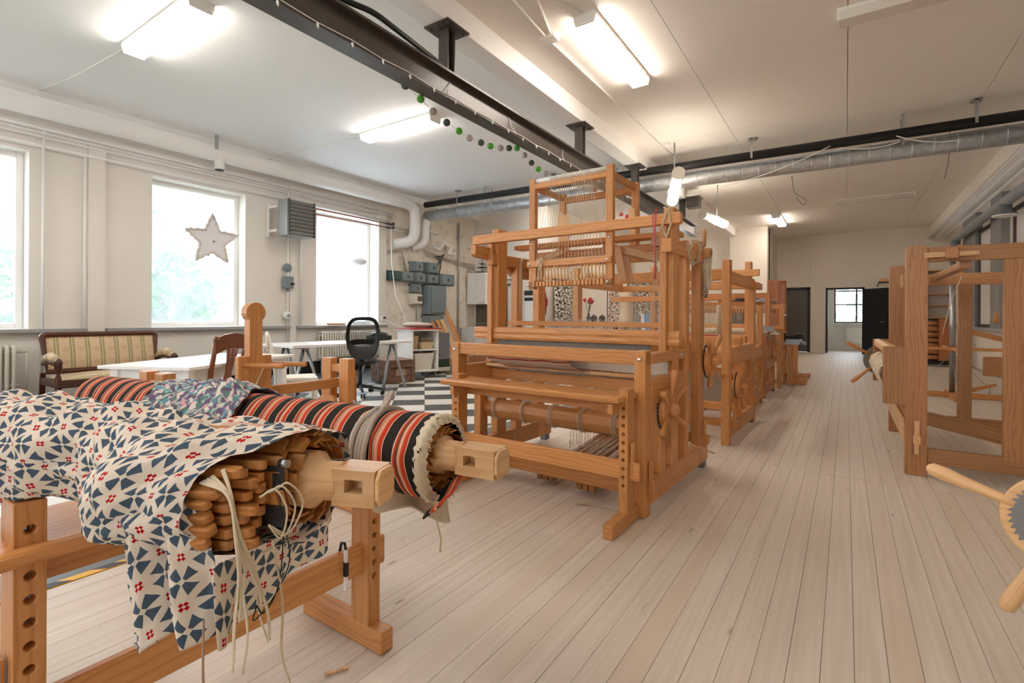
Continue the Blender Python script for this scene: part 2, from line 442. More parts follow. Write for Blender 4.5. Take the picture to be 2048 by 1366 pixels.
def spline(pts, n=6):
    P = [Vector(p) for p in pts]; P = [P[0] * 2 - P[1]] + P + [P[-1] * 2 - P[-2]]; out = []
    for i in range(1, len(P) - 2):
        a, b, c, d = P[i - 1:i + 3]
        for k in range(n):
            t = k / n; out.append(((b * 2) + (c - a) * t + (a * 2 - b * 5 + c * 4 - d) * t * t + (b * 3 - a - c * 3 + d) * t ** 3) * .5)
    return out + [P[-2]]
def elbow(pts, r, n=5):
    """round the corners of a polyline with radius r"""
    pts = [Vector(p) for p in pts]; out = [pts[0]]
    for i in range(1, len(pts) - 1):
        p = pts[i]; a = (pts[i - 1] - p).normalized(); b = (pts[i + 1] - p).normalized()
        s, e = p + a * r, p + b * r
        for k in range(n + 1):
            t = k / n; out.append(s * (1 - t) ** 2 + p * 2 * t * (1 - t) + e * t * t)
    return out + [pts[-1]]
PI = math.pi
# ---------------------------------------------------------------- the room
XL, XR, YB, YF, ZC = -8.6, 2.5, -3.5, 19.5, 3.93
floor = struct('floor', M().box(XL - .3, XR + .3, YB - .3, 22.2, -.2, -.012), plain('dark_subfloor', '3a322a', .9))
# wooden boards along the room, one object each
BW = .0906
bm_cache = {}
def board(x, y0, y1):
    L = round(y1 - y0, 2); k = (L,)
    if k not in bm_cache:
        mm = M().box(-BW / 2 + .0008, BW / 2 - .0008, 0, L - .002, -.02, 0)
        bm_cache[k] = mm.mesh('board', BOARD)
    o = bpy.data.objects.new('board', bm_cache[k]); COL.objects.link(o); o.parent = floor
    o.location = (x, y0, rnd.uniform(-.0012, 0))
i = 0
x = -2.69 + BW / 2
while x < XR:
    j1 = 4.25 + (0 if rnd.random() < .8 else rnd.choice((-.9, .8))); j2 = rnd.choice((8.4, 9.6, 10.8)); j3 = rnd.choice((14.0, 15.2))
    for a, b in ((YB, j1), (j1, j2), (j2, j3), (j3, YF)): board(x, a, b)
    x += BW
mm = M()
for k in range(80): mm.box(-8.6 + k * .11, -8.6 + k * .11 + .107, 11.0, YF, -.02, 0) if -8.6 + k * .11 < -2.75 else None
mm.box(-.7, 2.2, YF, 22.2, -.02, 0)
o = struct('board', mm, BOARD, floor); o['kind'] = 'stuff'
struct('grey_band', M().box(-3.0, -2.745, YB, 11.0, -.02, 0), GREYB, floor)
struct('tape_line', M().box(-2.745, -2.70, YB, 11.0, -.02, .001), YELLOW, floor)
mm = M()
for k in range(60): mm.prism([(-2.745, -2 + k * .2), (-2.70, -1.95 + k * .2), (-2.70, -1.87 + k * .2), (-2.745, -1.92 + k * .2)], (0, 0, .0012), (1, 0, 0), (0, 1, 0), .0004)
struct('tape_mark', mm, BLACK, floor)['kind'] = 'stuff'
struct('white_line', M().box(-3.045, -3.0, YB, 11.0, -.02, 0), TILEW, floor)
struct('dark_strip', M().box(XL, -6.58, YB, 11.0, -.02, -.001), TILEB, floor)
# tiles laid at 45 degrees
def clip(poly, ax, lim, sgn):
    out = []
    for a, b in zip(poly, poly[1:] + poly[:1]):
        ia = (a[ax] - lim) * sgn >= 0; ib = (b[ax] - lim) * sgn >= 0
        if ia: out.append(a)
        if ia != ib:
            t = (lim - a[ax]) / (b[ax] - a[ax]); out.append((a[0] + (b[0] - a[0]) * t, a[1] + (b[1] - a[1]) * t))
    return out
TS, TA = .408, R(43.7)
d1 = (-math.sin(TA), math.cos(TA)); d2 = (math.cos(TA), math.sin(TA)); T0 = (-5.286, 5.548)
tmesh = {}
for i in range(-30, 31):
    for j in range(-30, 31):
        cx = T0[0] + d1[0] * (i + .5) * TS + d2[0] * (j + .5) * TS; cy = T0[1] + d1[1] * (i + .5) * TS + d2[1] * (j + .5) * TS
        h = TS / 2 - .0012
        q = [(cx + d1[0] * a * h + d2[0] * b * h, cy + d1[1] * a * h + d2[1] * b * h) for a, b in ((-1, -1), (-1, 1), (1, 1), (1, -1))]
        full = all(-6.58 <= p[0] <= -3.045 and -.2 <= p[1] <= 11 for p in q)
        m = TILEB if (i + j) % 2 == 0 else TILEW
        if full:
            if m.name not in tmesh: tmesh[m.name] = M().prism([(p[0] - cx, p[1] - cy) for p in q], (0, 0, -.02), (1, 0, 0), (0, 1, 0), .02).mesh('tile', m)
            o = bpy.data.objects.new('tile', tmesh[m.name]); COL.objects.link(o); o.parent = floor; o.location = (cx, cy, rnd.uniform(-.0008, 0))
        else:
            for ax, lim, sg in ((0, -6.58, 1), (0, -3.045, -1), (1, -.2, 1), (1, 11, -1)):
                if q: q = clip(q, ax, lim, sg)
            if len(q) > 2 and abs(sum(a[0] * b[1] - b[0] * a[1] for a, b in zip(q, q[1:] + q[:1]))) > .008:
                o = obj('tile', M().prism([(p[0] - cx, p[1] - cy) for p in q], (0, 0, -.02), (1, 0, 0), (0, 1, 0), .02), m, floor, loc=(cx, cy, 0))
struct('tile_rest', M().box(-6.58, -3.045, YB, -.21, -.02, 0), TILEW, floor)
# walls
WINS = [(-2.35, -.92), (.45, 1.86), (3.21, 4.6), (5.99, 7.49)]  # first window lies out of view, continues the spacing, added for its daylight
wl = M(); y = YB - .3
for a, b in WINS:
    wl.box(XL - .35, XL, y, a, 0, ZC + .3).box(XL - .35, XL, a, b, 0, .93).box(XL - .35, XL, a, b, 3.19, ZC + .3); y = b
wl.box(XL - .35, XL, y, 7.72, 0, ZC + .3)
struct('wall_left', wl, WALLW)
struct('wall_left', M().box(XL - .35, XL, 7.72, 11.2, 0, ZC + .3), PLASTER)
for a, b in ((2.44, 2.63), (5.40, 5.53), (7.50, 7.72)):
    struct('trim_1', M().box(XL - .02, XL + .06, a, b, 0, 3.45), WALLW)
wb = M(); x = XL - .3
for a, b in ((-6.4, -5.0), (-1.0, .6)):  # openings for the added fill-light windows
    wb.box(x, a, YB - .3, YB, 0, ZC + .3).box(a, b, YB - .3, YB, 0, 2.0).box(a, b, YB - .3, YB, 3.3, ZC + .3); x = b
wb.box(x, XR + .3, YB - .3, YB, 0, ZC + .3)
struct('wall_back', wb, WALLW)
for n, (a, b) in ((11, (-6.4, -5.0)), (12, (-1.0, .6))):  # unseen windows behind the camera, added to let in soft fill light
    wdw = setting('window_%d' % n); m_ = M()
    for xx in (a, (a + b) / 2 - .04, b - .08): m_.box(xx, xx + .08, YB - .24, YB - .16, 2.0, 3.3)
    for zz in (2.0, 3.22): m_.box(a, b, YB - .24, YB - .16, zz, zz + .08)
    struct('window_frame', m_, LACQ, wdw); struct('pane', M().box(a + .05, b - .05, YB - .206, YB - .194, 2.05, 3.25), GLASS, wdw)
wk = M().box(XL, -7.96, 11, 11.25, 0, ZC + .3).box(-7.46, -6.421, 11, 11.25, 0, ZC + .3).box(-7.96, -7.46, 11, 11.25, 1.95, ZC + .3)
struct('wall_kitchen', wk, WALLW)
struct('wall_recess', M().box(-6.42, -6.3, 11.0, 17.55, 0, ZC + .3), WALLF)
wr = M().box(-6.42, -5.22, 17.3, 17.55, 0, ZC + .3).box(-4.6, -2, 17.3, 17.55, 0, ZC + .3)
wr.box(-5.22, -4.6, 17.3, 17.55, 0, .85).box(-5.22, -4.6, 17.3, 17.55, 2.13, ZC + .3)
struct('wall_recess_far', wr, WALLF)
struct('wall_column', M().box(-3.05, -2.0, 16.9, 19.55, 0, ZC + .3), WALLF)
wf = M().box(-2.0, -1.77, YF, YF + .25, 0, ZC + .3).box(-1.02, -.54, YF, YF + .25, 0, ZC + .3).box(.47, XR + .3, YF, YF + .25, 0, ZC + .3).box(-1.77, -1.02, YF, YF + .25, 2.16, ZC + .3).box(-.54, .47, YF, YF + .25, 2.12, ZC + .3)
struct('wall_far', wf, WALLF)
struct('wall_right', M().box(XR, XR + .3, YB - .3, YF + .3, 0, ZC + .3), WALLF)
pm = M().box(-1.8, -.99, YF - .02, YF + .01, 2.62, 3.5); struct('trim_2', pm, WALLF, bev=.004)
pm = M().box(-.43, .36, YF - .02, YF + .01, 2.61, 3.45); struct('trim_3', pm, WALLF, bev=.004)
# ceiling: smooth on the left, large slabs with open joints on the right of the white beam
ceil = struct('ceiling', M().box(XL - .3, XR + .3, YB - .3, 22.2, ZC + .035, ZC + .3), CEILW)
struct('left_field', M().box(XL, -3.0, YB, 17.3, ZC, ZC + .034), CEILW, ceil)
xs = [-2.95, -1.45, 0, 1.42, XR]; ys = [YB, 1.2, 8.02, 14.8, YF]
for a, b in zip(xs, xs[1:]):
    for c, d in zip(ys, ys[1:]):
        struct('panel', M().box(a + .003, b - .003, c + .003, d - .003, ZC, ZC + .034), CEILR, ceil)
struct('trim_4', M().box(-3.14, -2.9, YB, 17.3, 3.70, ZC + .02), CEILW, bev=.006)
struct('trim_5', M().box(2.1, XR, YB, YF, 3.62, ZC + .02), CEILR, bev=.006)
struct('trim_6', M().box(XL, XL + .17, YB, 11, 3.80, ZC + .02), CEILW, bev=.01)
for a, b in ((YB, 2.43), (2.64, 5.41), (5.54, 7.74)): struct('trim_7', M().box(XL - .01, XL + .1, a, b, .885, .93), GREYP, bev=.003)
struct('trim_7', M().box(2.36, XR, 9, YF, .90, .96), GREYP)
struct('baseboard_left', M().box(XL, XL + .05, 4.2, 7.72, 0, .24), BLACKBASE, bev=.01)
# windows of the left wall
for n, (a, b) in enumerate(WINS):
    wdw = setting('window_%d' % (n + 1)); xo = XL - .27; f = .075
    struct('window_frame', M().box(xo - .04, xo + .04, a, a + f, .93, 3.19).box(xo - .04, xo + .04, b - f, b, .93, 3.19).box(xo - .04, xo + .04, a + f, b - f, .93, .93 + f).box(xo - .04, xo + .04, a + f, b - f, 3.19 - f, 3.19), LACQ, wdw, .005)
    struct('pane', M().box(xo - .006, xo + .006, a + f, b - f, .93 + f, 3.19 - f), FROST if n == 3 else GLASS, wdw)
    struct('window_sill', M().box(xo + .02, XL + .02, a - .01, b + .01, .90, .935), WHITEP, wdw)
# door and window of the lobby behind the far wall
d1_ = setting('door_1')
struct('door_frame', M().box(-1.79, -1.73, YF - .03, YF + .1, 0, 2.18).box(-1.08, -1.0, YF - .03, YF + .1, 0, 2.18).box(-1.79, -1.0, YF - .03, YF + .1, 2.1, 2.18), BLACK, d1_)
struct('door_leaf', M().box(-1.73, -1.08, YF + .04, YF + .08, .01, 2.1), plain('grey_brown_door', '5b544b', .5), d1_)
d2_ = setting('door_2')
struct('door_frame', M().box(-.56, -.5, YF - .03, YF + .12, 0, 2.14).box(.43, .49, YF - .03, YF + .12, 0, 2.14).box(-.56, .49, YF - .03, YF + .12, 2.08, 2.14), BLACK, d2_)
mm = M().bar((.45, YF - .04, 1.04), (1.07, YF - .72, 1.04), .045, 2.07)
dl = struct('door_leaf', mm, plain('navy_black_door', '15171d', .35), d2_)
struct('door_handle', M().tube(elbow([(.98, YF - .64, 1.04), (.96, YF - .69, 1.04), (.86, YF - .58, 1.04)], .02), .01, 6), STEEL, dl)
struct('door_closer', M().box(.86, 1.15, YF - .08, YF - .02, 2.26, 2.31).bar((.86, YF - .05, 2.3), (.8, YF - .3, 2.13), .02, .02), BLACK, d2_)
for nm, y0 in (('wall_lobby', 21.9),):
    struct(nm, M().box(-.8, -.36, y0, y0 + .2, 0, 3).box(1.05, 2.4, y0, y0 + .2, 0, 3).box(-.36, 1.05, y0, y0 + .2, 0, .98).box(-.36, 1.05, y0, y0 + .2, 2.35, 3), WALLW)
struct('wall_lobby_side', M().box(-1.0, -.8, YF + .25, 22.1, 0, 3), WALLW); struct('wall_lobby_side', M().box(2.4, 2.6, YF + .25, 22.1, 0, 3), WALLW)
struct('ceiling_lobby', M().box(-1, 2.6, YF + .25, 22.1, 3, 3.1), CEILW)
w5 = setting('window_5'); y0 = 21.95
mm = M()
for xx in (-.36, .29, 1.0): mm.box(xx, xx + .05, y0, y0 + .06, .98, 2.35)
for zz in (.98, 1.62, 2.12, 2.3): mm.box(-.36, 1.05, y0, y0 + .06, zz, zz + .045)
struct('window_frame', mm, DFRAME, w5); struct('pane', M().box(-.33, 1.02, y0 + .025, y0 + .032, 1.0, 2.32), GLASS, w5)
struct('window_sill', M().box(-.4, 1.1, 21.78, 21.95, .93, .98), WHITEP, w5)
# dark framed windows of the recess
for n, (a, b) in ((7, (-5.22, -4.6)),):
    w6 = setting('window_%d' % n)
    struct('window_frame', M().box(a, a + .05, 17.3, 17.4, .85, 2.13).box(b - .05, b, 17.3, 17.4, .85, 2.13).box(a, b, 17.3, 17.4, 2.08, 2.13).box(a, b, 17.3, 17.4, .85, .9).box(a, b, 17.3, 17.4, 1.33, 1.37), DFRAME, w6)
    struct('pane', M().box(a + .04, b - .04, 17.34, 17.35, .88, 2.1), GLASS, w6)
# the kitchen doorway: a grey recess with a half open leaf
d3 = setting('door_3')
struct('door_frame', M().box(-8.0, -7.95, 10.97, 11.3, 0, 2.0).box(-7.47, -7.42, 10.97, 11.3, 0, 2.0).box(-8, -7.42, 10.97, 11.3, 1.95, 2.0), CREAM, d3)
struct('door_leaf', M().box(-7.95, -7.62, 11.26, 11.3, .01, 1.95), plain('grey_door_leaf', '7d8588', .5), d3)
struct('wall_passage', M().box(-8.3, -7.2, 12.2, 12.3, 0, 2.4), DGREY)
struct('wall_passage', M().box(-8.3, -8.2, 11.25, 12.2, 0, 2.4), DGREY); struct('wall_passage', M().box(-7.3, -7.2, 11.25, 12.2, 0, 2.4), DGREY)
# right wall: grey pilasters, boarded windows in dark frames
for a, b in ((14.95, 16.4), (12.72, 13.55), (9.6, 10.4)): struct('trim_8', M().box(2.38, XR, a, b, .95, 3.5), PILG)
for n, (a, b) in ((8, (13.6, 14.9)), (9, (10.6, 12.15)), (10, (7.4, 9.3))):
    w8 = setting('window_%d' % n)
    struct('window_frame', M().box(2.42, 2.5, a, a + .07, .96, 3.08).box(2.42, 2.5, b - .07, b, .96, 3.08).box(2.42, 2.5, a, b, 3.01, 3.08).box(2.42, 2.5, a, b, .96, 1.03), DFRAME, w8)
    struct('board_panel', M().box(2.455, 2.49, a + .07, b - .07, 1.03, 3.01), POSTER, w8)
# ground and greenery outside
struct('ground_outside', M().box(-40, XL - .36, -25, 30, -.7, -.5), LAWN)
# ---------------------------------------------------------------- steel, ducts, pipes, lamps
bx, b0, b1 = -3.0, YB, 12.2
mm = M().box(bx - .08, bx + .08, b0, b1, 3.045, 3.065).box(bx - .08, bx + .08, b0, b1, 3.28, 3.30).box(bx - .008, bx + .008, b0, b1, 3.065, 3.28)
beam = thing('steel_beam', 'long black steel I-beam hung under the white concrete beam', 'beam', (0, 0, 0))
obj('girder', mm, BLACKP, beam)
for yy in (.6, 3.41, 6.12, 8.24, 11.2):
    p = obj('post', M().box(bx - .055, bx + .055, yy - .05, yy - .04, 3.30, 3.69).box(bx - .055, bx + .055, yy + .04, yy + .05, 3.30, 3.69).box(bx - .006, bx + .006, yy - .04, yy + .04, 3.30, 3.69), BLACKP, beam)
    obj('bolt_plate', M().box(bx - .14, bx + .14, yy - .15, yy + .15, 3.685, 3.70), BLACKP, p)
    mm = M()
    for a in (-.1, .1):
        for b in (-.11, .11): mm.cyl((bx + a, yy + b, 3.665), (bx + a, yy + b, 3.69), .014, 6)
    obj('bolts', mm, BLACKP, p)
obj('bracket_box', M().box(-2.86, -2.6, 10.95, 11.2, 3.48, 3.68).box(-2.86, -2.56, 10.9, 11.25, 3.68, 3.70), BLACKP, label='black steel bracket box beside the farthest post of the I-beam', cat='bracket', bev=.004)
mm = M().tube(elbow([(-2.97, -1, 3.36), (-2.97, 2.3, 3.36), (-2.93, 2.5, 3.38), (-2.95, 3.3, 3.315)], .1), .022, 8)
obj('black_cable', mm, BLACK, label='thick black cable lying along the top of the steel beam', cat='cable')
# fairy lights clipped on the beam edge
t = thing('fairy_light_string', 'white fairy light string with small bulbs along the lower beam edge', 'string lights', (bx, 0, 0))
pts = []
ys_ = [-.5 + .28 * k for k in range(32)]
for k, yy in enumerate(ys_): pts.append((.088, yy, 3.07 - .012 * (k % 2)))
obj('wire', M().tube(pts, .0035, 5), PLASTW, t)
for k, yy in enumerate(ys_[8:]): obj('bulb', M().lathe([(.003, 0), (.009, .006), (.008, .02), (.003, .035)], (.095, yy, 3.052), (0, .2, -1), 6), PLASTW, t)
for yy, dx in ((1.42, .14), (3.32, .12), (4.42, -.02), (5.5, .12), (7.1, .1)): obj('tie', M().tube([(.09, yy, 3.06), (.03, yy + dx * .5, 3.14), (.012, yy + dx, 3.24)], .004, 5), PLASTW, t)
# ball garlands
def garland(pts, cols, lab, wire):
    t = thing('ball_garland', lab, 'garland', pts[0])
    o = Vector(pts[0])
    obj('wire', M().tube([Vector(p) - o for p in pts], .003, 5), wire, t)
    for k, p in enumerate(pts): obj('ball', M().ball(Vector(p) - o - Vector((0, 0, .0)), .034, 16, 10), BALLS[cols[k % len(cols)]], t)
gp = [(-3.1, y_, z_) for y_, z_ in ((2.998, 3.067), (3.183, 3.02), (3.342, 2.966), (3.526, 2.926), (3.706, 2.903), (3.867, 2.884), (4.054, 2.894), (4.217, 2.905), (4.398, 2.936), (4.561, 2.982), (4.721, 3.027), (4.879, 2.991), (5.034, 2.944), (5.196, 2.908), (5.377, 2.897), (5.58, 2.908), (5.75, 2.95))]
garland(gp, ['dark', 'green', 'grey'], 'garland of dark green, bright green and grey cotton balls under the steel beam', PLASTW)
rp = [(-3.05, y_, z_) for y_, z_ in ((6.72, 2.98), (6.95, 2.94), (7.2, 2.88), (7.75, 2.80), (8.0, 2.81), (8.3, 2.84), (8.6, 2.9), (8.9, 2.95))]
garland(rp, ['red', 'red', 'wine'], 'garland of red and wine cotton balls behind the drawloom frame', PLASTW)
# big duct with a black pipe above it, across the room
t = thing('spiral_duct', 'galvanised spiral duct running across the room below the ceiling', 'duct', (0, 8.75, 3.5))
obj('duct_tube', M().cyl((-8.3, 0, .0), (2.0, 0, -.04), .125, 28), GALV, t)
mm = M()
k = -8.2
while k < 2.0: mm.cyl((k, 0, -.04 * (k + 8.3) / 10.8), (k + .012, 0, -.04 * (k + 8.3) / 10.8), .1285, 28); k += .235
obj('seam', mm, GALV, t, kind='stuff')
for xx in (-6.5, -3.6, .62):
    for dy in (-.13, .126): obj('hanger', M().box(xx, xx + .03, dy, dy + .004, 0, .43), STEEL, t)
t = thing('black_pipe', 'black insulated pipe running above the spiral duct', 'pipe', (0, 8.60, 3.70))
obj('pipe_tube', M().cyl((-8.2, 0, .03), (2.0, 0, -.06), .068, 18), BLACK, t)
for xx in (-7.2, -4.8, -1.25, 1.35): obj('clamp', M().box(xx, xx + .03, -.075, .075, -.08, -.07).box(xx, xx + .03, -.08, -.07, -.08, .225).box(xx - .04, xx + .07, -.08, .03, .2, .226), STEEL, t)
# left wall pipes
o = thing('heating_main', 'fat white lagged pipe along the top of the window wall, bent down by the boxes', 'pipe', (0, 0, 0))
obj('pipe_tube', M().tube(elbow([(-8.4, YB, 3.70), (-8.36, 8.42, 3.70), (-8.36, 8.42, 2.86), (-8.59, 7.95, 2.76)], .26, 7), .125, 20), WHITEP, o)
obj('nozzle', M().lathe([(.07, 0), (.075, -.1), (.075, -.16), (.085, -.16), (.085, -.17)], (-8.36, 4.05, 3.62), (0, 0, 1), 16), WHITEP, o)
obj('nozzle_dark_disc', M().cyl((-8.36, 4.05, 3.447), (-8.36, 4.05, 3.44), .066, 16), BLACK, o)  # black disc, colour stands in for the shade inside the nozzle
obj('heating_branch', M().tube(elbow([(-8.25, 8.74, 3.5), (-8.36, 8.76, 3.2), (-8.36, 8.76, 2.85), (-8.55, 8.5, 2.74)], .16, 6), .095, 16), WHITEP, label='shorter white lagged pipe bending down from the duct end', cat='pipe')
for zz, xx, rr in ((3.50, -8.53, .02), (3.40, -8.55, .014), (3.44, -8.5, .012), (3.28, -8.55, .024)):
    obj('wall_pipe', M().tube([(xx, YB, zz), (xx, 7.9, zz - .04)], rr, 8), WHITEP, label='thin white pipe along the window wall, %s of four below the fat pipe' % {3.50: 'topmost', 3.44: 'second', 3.40: 'third', 3.28: 'lowest'}[zz], cat='pipe', group='thin pipes on the window wall')
for yy, z1, z0 in ((1.98, 3.5, .2), (2.4, 3.28, .2), (5.36, 3.4, .15), (5.62, 3.28, .9)):
    obj('riser_pipe', M().cyl((-8.54, yy, z0), (-8.54, yy, z1), .016, 8), WHITEP, label='thin white riser pipe, upright on the window wall %s' % {1.98: 'right of the leftmost window', 2.4: 'behind the settee', 5.36: 'below the louvred heater', 5.62: 'left of the frosted window'}[yy], cat='pipe')
t = thing('copper_pipes', 'pair of red copper pipes with valves above the frosted window', 'pipe', (0, 0, 0))
obj('copper_tube', M().tube([(-8.3, 5.6, 3.13), (-8.42, 7.6, 3.16)], .012, 8), plain('copper', 'a2543a', .4, .6), t)
obj('copper_tube', M().tube([(-8.3, 5.6, 3.03), (-8.42, 7.6, 3.08)], .012, 8), plain('copper_', 'a2543a', .4, .6), t)
for zz in (3.16, 3.08):
    obj('valve', M().cyl((-8.42, 7.6, zz), (-8.42, 7.78, zz), .026, 10).cyl((-8.42, 7.7, zz), (-8.33, 7.72, zz), .012, 8).cyl((-8.33, 7.72, zz), (-8.31, 7.72, zz), .035, 10), plain('dark_valve', '56504a', .5, .5), t)
    obj('white_tube', M().tube([(-8.42, 7.78, zz), (-8.52, 7.95, zz), (-8.56, 8.6, zz - .01)], .018, 8), WHITEP, t)
# clutter of pipework above the electric boxes
mm = M()
for k, (y0, z0, y1, z1) in enumerate(((8.95, 3.55, 8.95, 2.9), (9.15, 3.6, 9.15, 3.0), (8.85, 3.25, 9.4, 3.2), (9.35, 2.85, 9.75, 2.95))):
    mm.tube([(-8.52, y0, z0), (-8.52, y1, z1)], .03, 8)
mm.tube(elbow([(-8.5, 9.2, 2.86), (-8.45, 9.35, 2.78), (-8.45, 9.55, 2.98), (-8.45, 9.85, 2.9), (-8.45, 9.7, 2.72), (-8.45, 9.95, 2.75)], .05), .04, 8)
obj('pipe_cluster', mm, WHITEP, label='tangle of white pipe stubs and elbows above the grey switch boxes', cat='pipes')
obj('corner_pipe', M().cyl((-8.56, 10.25, 0), (-8.56, 10.25, 3.6), .03, 8), plain('rusty_grey_pipe', 'b3aa9e', .7, .0, .3, 12), label='grimy grey upright pipe in the corner by the kitchen', cat='pipe')
mm = M()
for k in range(3):
    a = rnd.uniform(0, .05)
    mm.tube([(-8.53, 9.3 + k * .05, 2.05), (-8.5, 9.25 + k * .1, 2.3 + a), (-8.5, 9.42 + .03 * k, 2.5), (-8.52, 9.3 + .12 * k, 2.62), (-8.52, 9.6, 2.66 + .02 * k)], .012, 6)
obj('black_cables', mm, BLACK, label='black cables rising from the grey switch boxes', cat='cable')
mm = M()
for k in range(4): mm.tube([(-8.55, 8.9 + k * .03, 2.75 - .05 * k), (-8.55, 9.6, 2.62 - .02 * k), (-8.55, 10.95, 2.55 - .05 * k)], .008, 5)
for k in range(3): mm.tube([(-8.55, 7.75, 2.6 - k * .03), (-8.55, 8.2, 2.62), (-8.55, 8.3 + .04 * k, 2.1)], .008, 5)
mm.tube([(-8.5, 8.62, 1.5), (-8.5, 8.63, .85)], .016, 6)
obj('wall_wires', mm, plain('grey_wire', '9a9388', .7), label='thin grey conduits running over the crumbling plaster', cat='wires', kind='stuff')
obj('white_cable', M().tube([(-8.4, 7.72, 3.1), (-8.4, 7.75, 2.3), (-8.38, 7.85, 1.6), (-8.35, 8.1, 1.12), (-8.32, 8.15, .95), (-8.36, 8.0, .86), (-8.42, 7.8, .95), (-8.5, 7.66, 1.05)], .011, 8), PLASTW, label='white cable looping down to the socket beside the frosted window', cat='cable')
# suspended fluorescent fittings
def lamp(c, L, along, mat, label):
    t = thing('fluorescent_lamp', label, 'lamp', c, 0 if along == 'x' else PI / 2, 'ceiling fluorescent lamps')
    h = L / 2
    obj('lamp_body', M().prism([(-.11, 0), (.11, 0), (.11, -.035), (-.11, -.035)], (-h, 0, 0), (0, 1, 0), (0, 0, 1), L), WHITEP, t)
    obj('diffuser', M().prism([(-.105, -.035), (.105, -.035), (.085, -.1), (-.085, -.1)], (-h + .01, 0, 0), (0, 1, 0), (0, 0, 1), L - .02), mat, t)
    obj('end_cap', M().prism([(-.112, .0), (.112, .0), (.112, -.04), (.092, -.104), (-.092, -.104), (-.112, -.04)], (-h - .006, 0, 0), (0, 1, 0), (0, 0, 1), .016), WHITEP, t)
    obj('end_cap', M().prism([(-.112, .0), (.112, .0), (.112, -.04), (.092, -.104), (-.092, -.104), (-.112, -.04)], (h - .01, 0, 0), (0, 1, 0), (0, 0, 1), .016), WHITEP, t)
    return t
lamp((-5.5, 2.15, 3.93), 1.45, 'x', LIT, 'lit lamp on the left ceiling, nearest, top left of the photo')
lamp((-5.5, 5.19, 3.93), 1.45, 'x', LIT, 'lit lamp on the left ceiling behind the green ball garland')
lamp((-2.02, 4.95, 3.93), 1.5, 'y', LITW, 'lit lamp on the right ceiling, close to the white beam')
lamp((.65, 5.5, 3.93), 1.45, 'x', UNLIT, 'switched-off lamp at the top right edge of the ceiling')
lamp((.5, 14.1, 3.93), 1.5, 'x', UNLIT, 'switched-off lamp on the far right ceiling')
lamp((-1.58, 15.9, 3.93), 1.5, 'y', LITW, 'lit lamp at the far end above the aisle')
lamp((-5.5, -.9, 3.93), 1.45, 'x', LIT, 'added fill lamp on the left ceiling, unseen behind the viewpoint')  # outside the view, put in to brighten the foreground
lamp((-1.6, -.6, 3.93), 1.5, 'y', LITW, 'added fill lamp on the right ceiling, unseen behind the viewpoint')  # extra unseen fitting, fills in light from behind the camera
lamp((-5.55, 10.4, 3.93), 1.45, 'x', LIT, 'lit lamp beyond the spiral duct, half hidden by the pattern frame')
lamp((-5.0, 14.0, 3.93), 1.45, 'x', LITW, 'lit lamp above the recess behind the looms')
# two hanging tube lamps
def tubelamp(near, far, rod, label):
    t = thing('tube_lamp', label, 'lamp', near, 0, 'hanging tube lamps'); o = Vector(near); d = (Vector(far) - o); L = d.length; d.normalize()
    obj('clear_tube', M().cyl((0, 0, 0), d * L, .085, 20), CLEARG, t)
    obj('lit_tube', M().cyl(d * .02, d * (L - .02), .05, 14), TUBE, t)
    obj('end_cap', M().cyl(-d * .012, d * .012, .088, 20), CREAM, t)
    obj('end_cap', M().cyl(d * (L - .01), d * (L + .012), .088, 20), CREAM, t)
    m = d * L * .62
    obj('clamp_ring', M().cyl(m, m + d * .03, .098, 20), STEEL, t)
    p = m + Vector((0, 0, .09)); q = Vector(rod) - o
    obj('rod', M().tube([q, q * .5 + p * .5 - Vector((.0, 0, 0)), p], .013, 8), STEEL, t)
tubelamp((-1.93, 7.0, 3.12), (-2.43, 8.45, 3.08), (-2.3, 8.1, 3.925), 'clear tube lamp hanging end-on above the drawloom post')
tubelamp((-2.38, 10.35, 3.18), (-2.2, 11.6, 3.16), (-2.27, 11.2, 3.925), 'glowing tube lamp hanging farther back above the second loom')
# ceiling wiring of the right hand lamps
mm = M().tube(elbow([(-2.5, YB, 3.915), (-2.45, 3.6, 3.915), (-2.5, 4.3, 3.915), (-2.5, 9.4, 3.915)], .1), .012, 6).tube(elbow([(-2.45, 4.35, 3.915), (-2.25, 3.7, 3.915), (-2.02, 4.15, 3.91)], .1), .012, 6)
mm.box(-2.56, -2.4, 4.3, 4.42, 3.885, 3.93).box(-2.46, -2.36, 8.0, 8.1, 3.88, 3.93).box(-2.6, -2.5, 11.3, 11.4, 3.88, 3.93)
obj('ceiling_wiring', mm, WHITEP, label='white cable and junction boxes on the right ceiling beside the lit lamp', cat='cable')
obj('lamp_cable', M().tube(spline([(-6.25, 2.1, 3.92), (-7.2, 2.05, 3.924), (-7.8, 2.0, 3.924), (-8.4, 1.9, 3.92)]), .008, 5), WHITEP, label='thin white cable from the nearest left lamp to the window wall', cat='cable')
obj('lamp_cable', M().tube([(-6.25, 5.19, 3.924), (-8.4, 5.0, 3.924)], .008, 5), WHITEP, label='thin white cable from the second left lamp to the window wall', cat='cable')
mm = M()
for a, b, s_ in (((-2.2, 8.8, 3.3), (-.2, 8.55, 3.62), .12), ((-.1, 8.6, 3.6), (.6, 8.62, 3.55), .06), ((.55, 8.55, 3.62), (1.2, 8.6, 3.45), .05)): mm.tube(curve(a, b, s_), .008, 5)
obj('loose_cable', mm, PLASTW, label='loose white cable draped along the spiral duct', cat='cable', kind='stuff')
for n, (yy, zz) in enumerate(((1.9, 3.72), (4.95, 3.72))):
    obj('junction_box', M().cyl((-8.44, yy, zz + .12), (-8.36, yy, zz + .12), .05, 12), WHITEP, label='round white junction box above the %s' % ('leftmost window' if n == 0 else 'louvred heater'), cat='junction box')
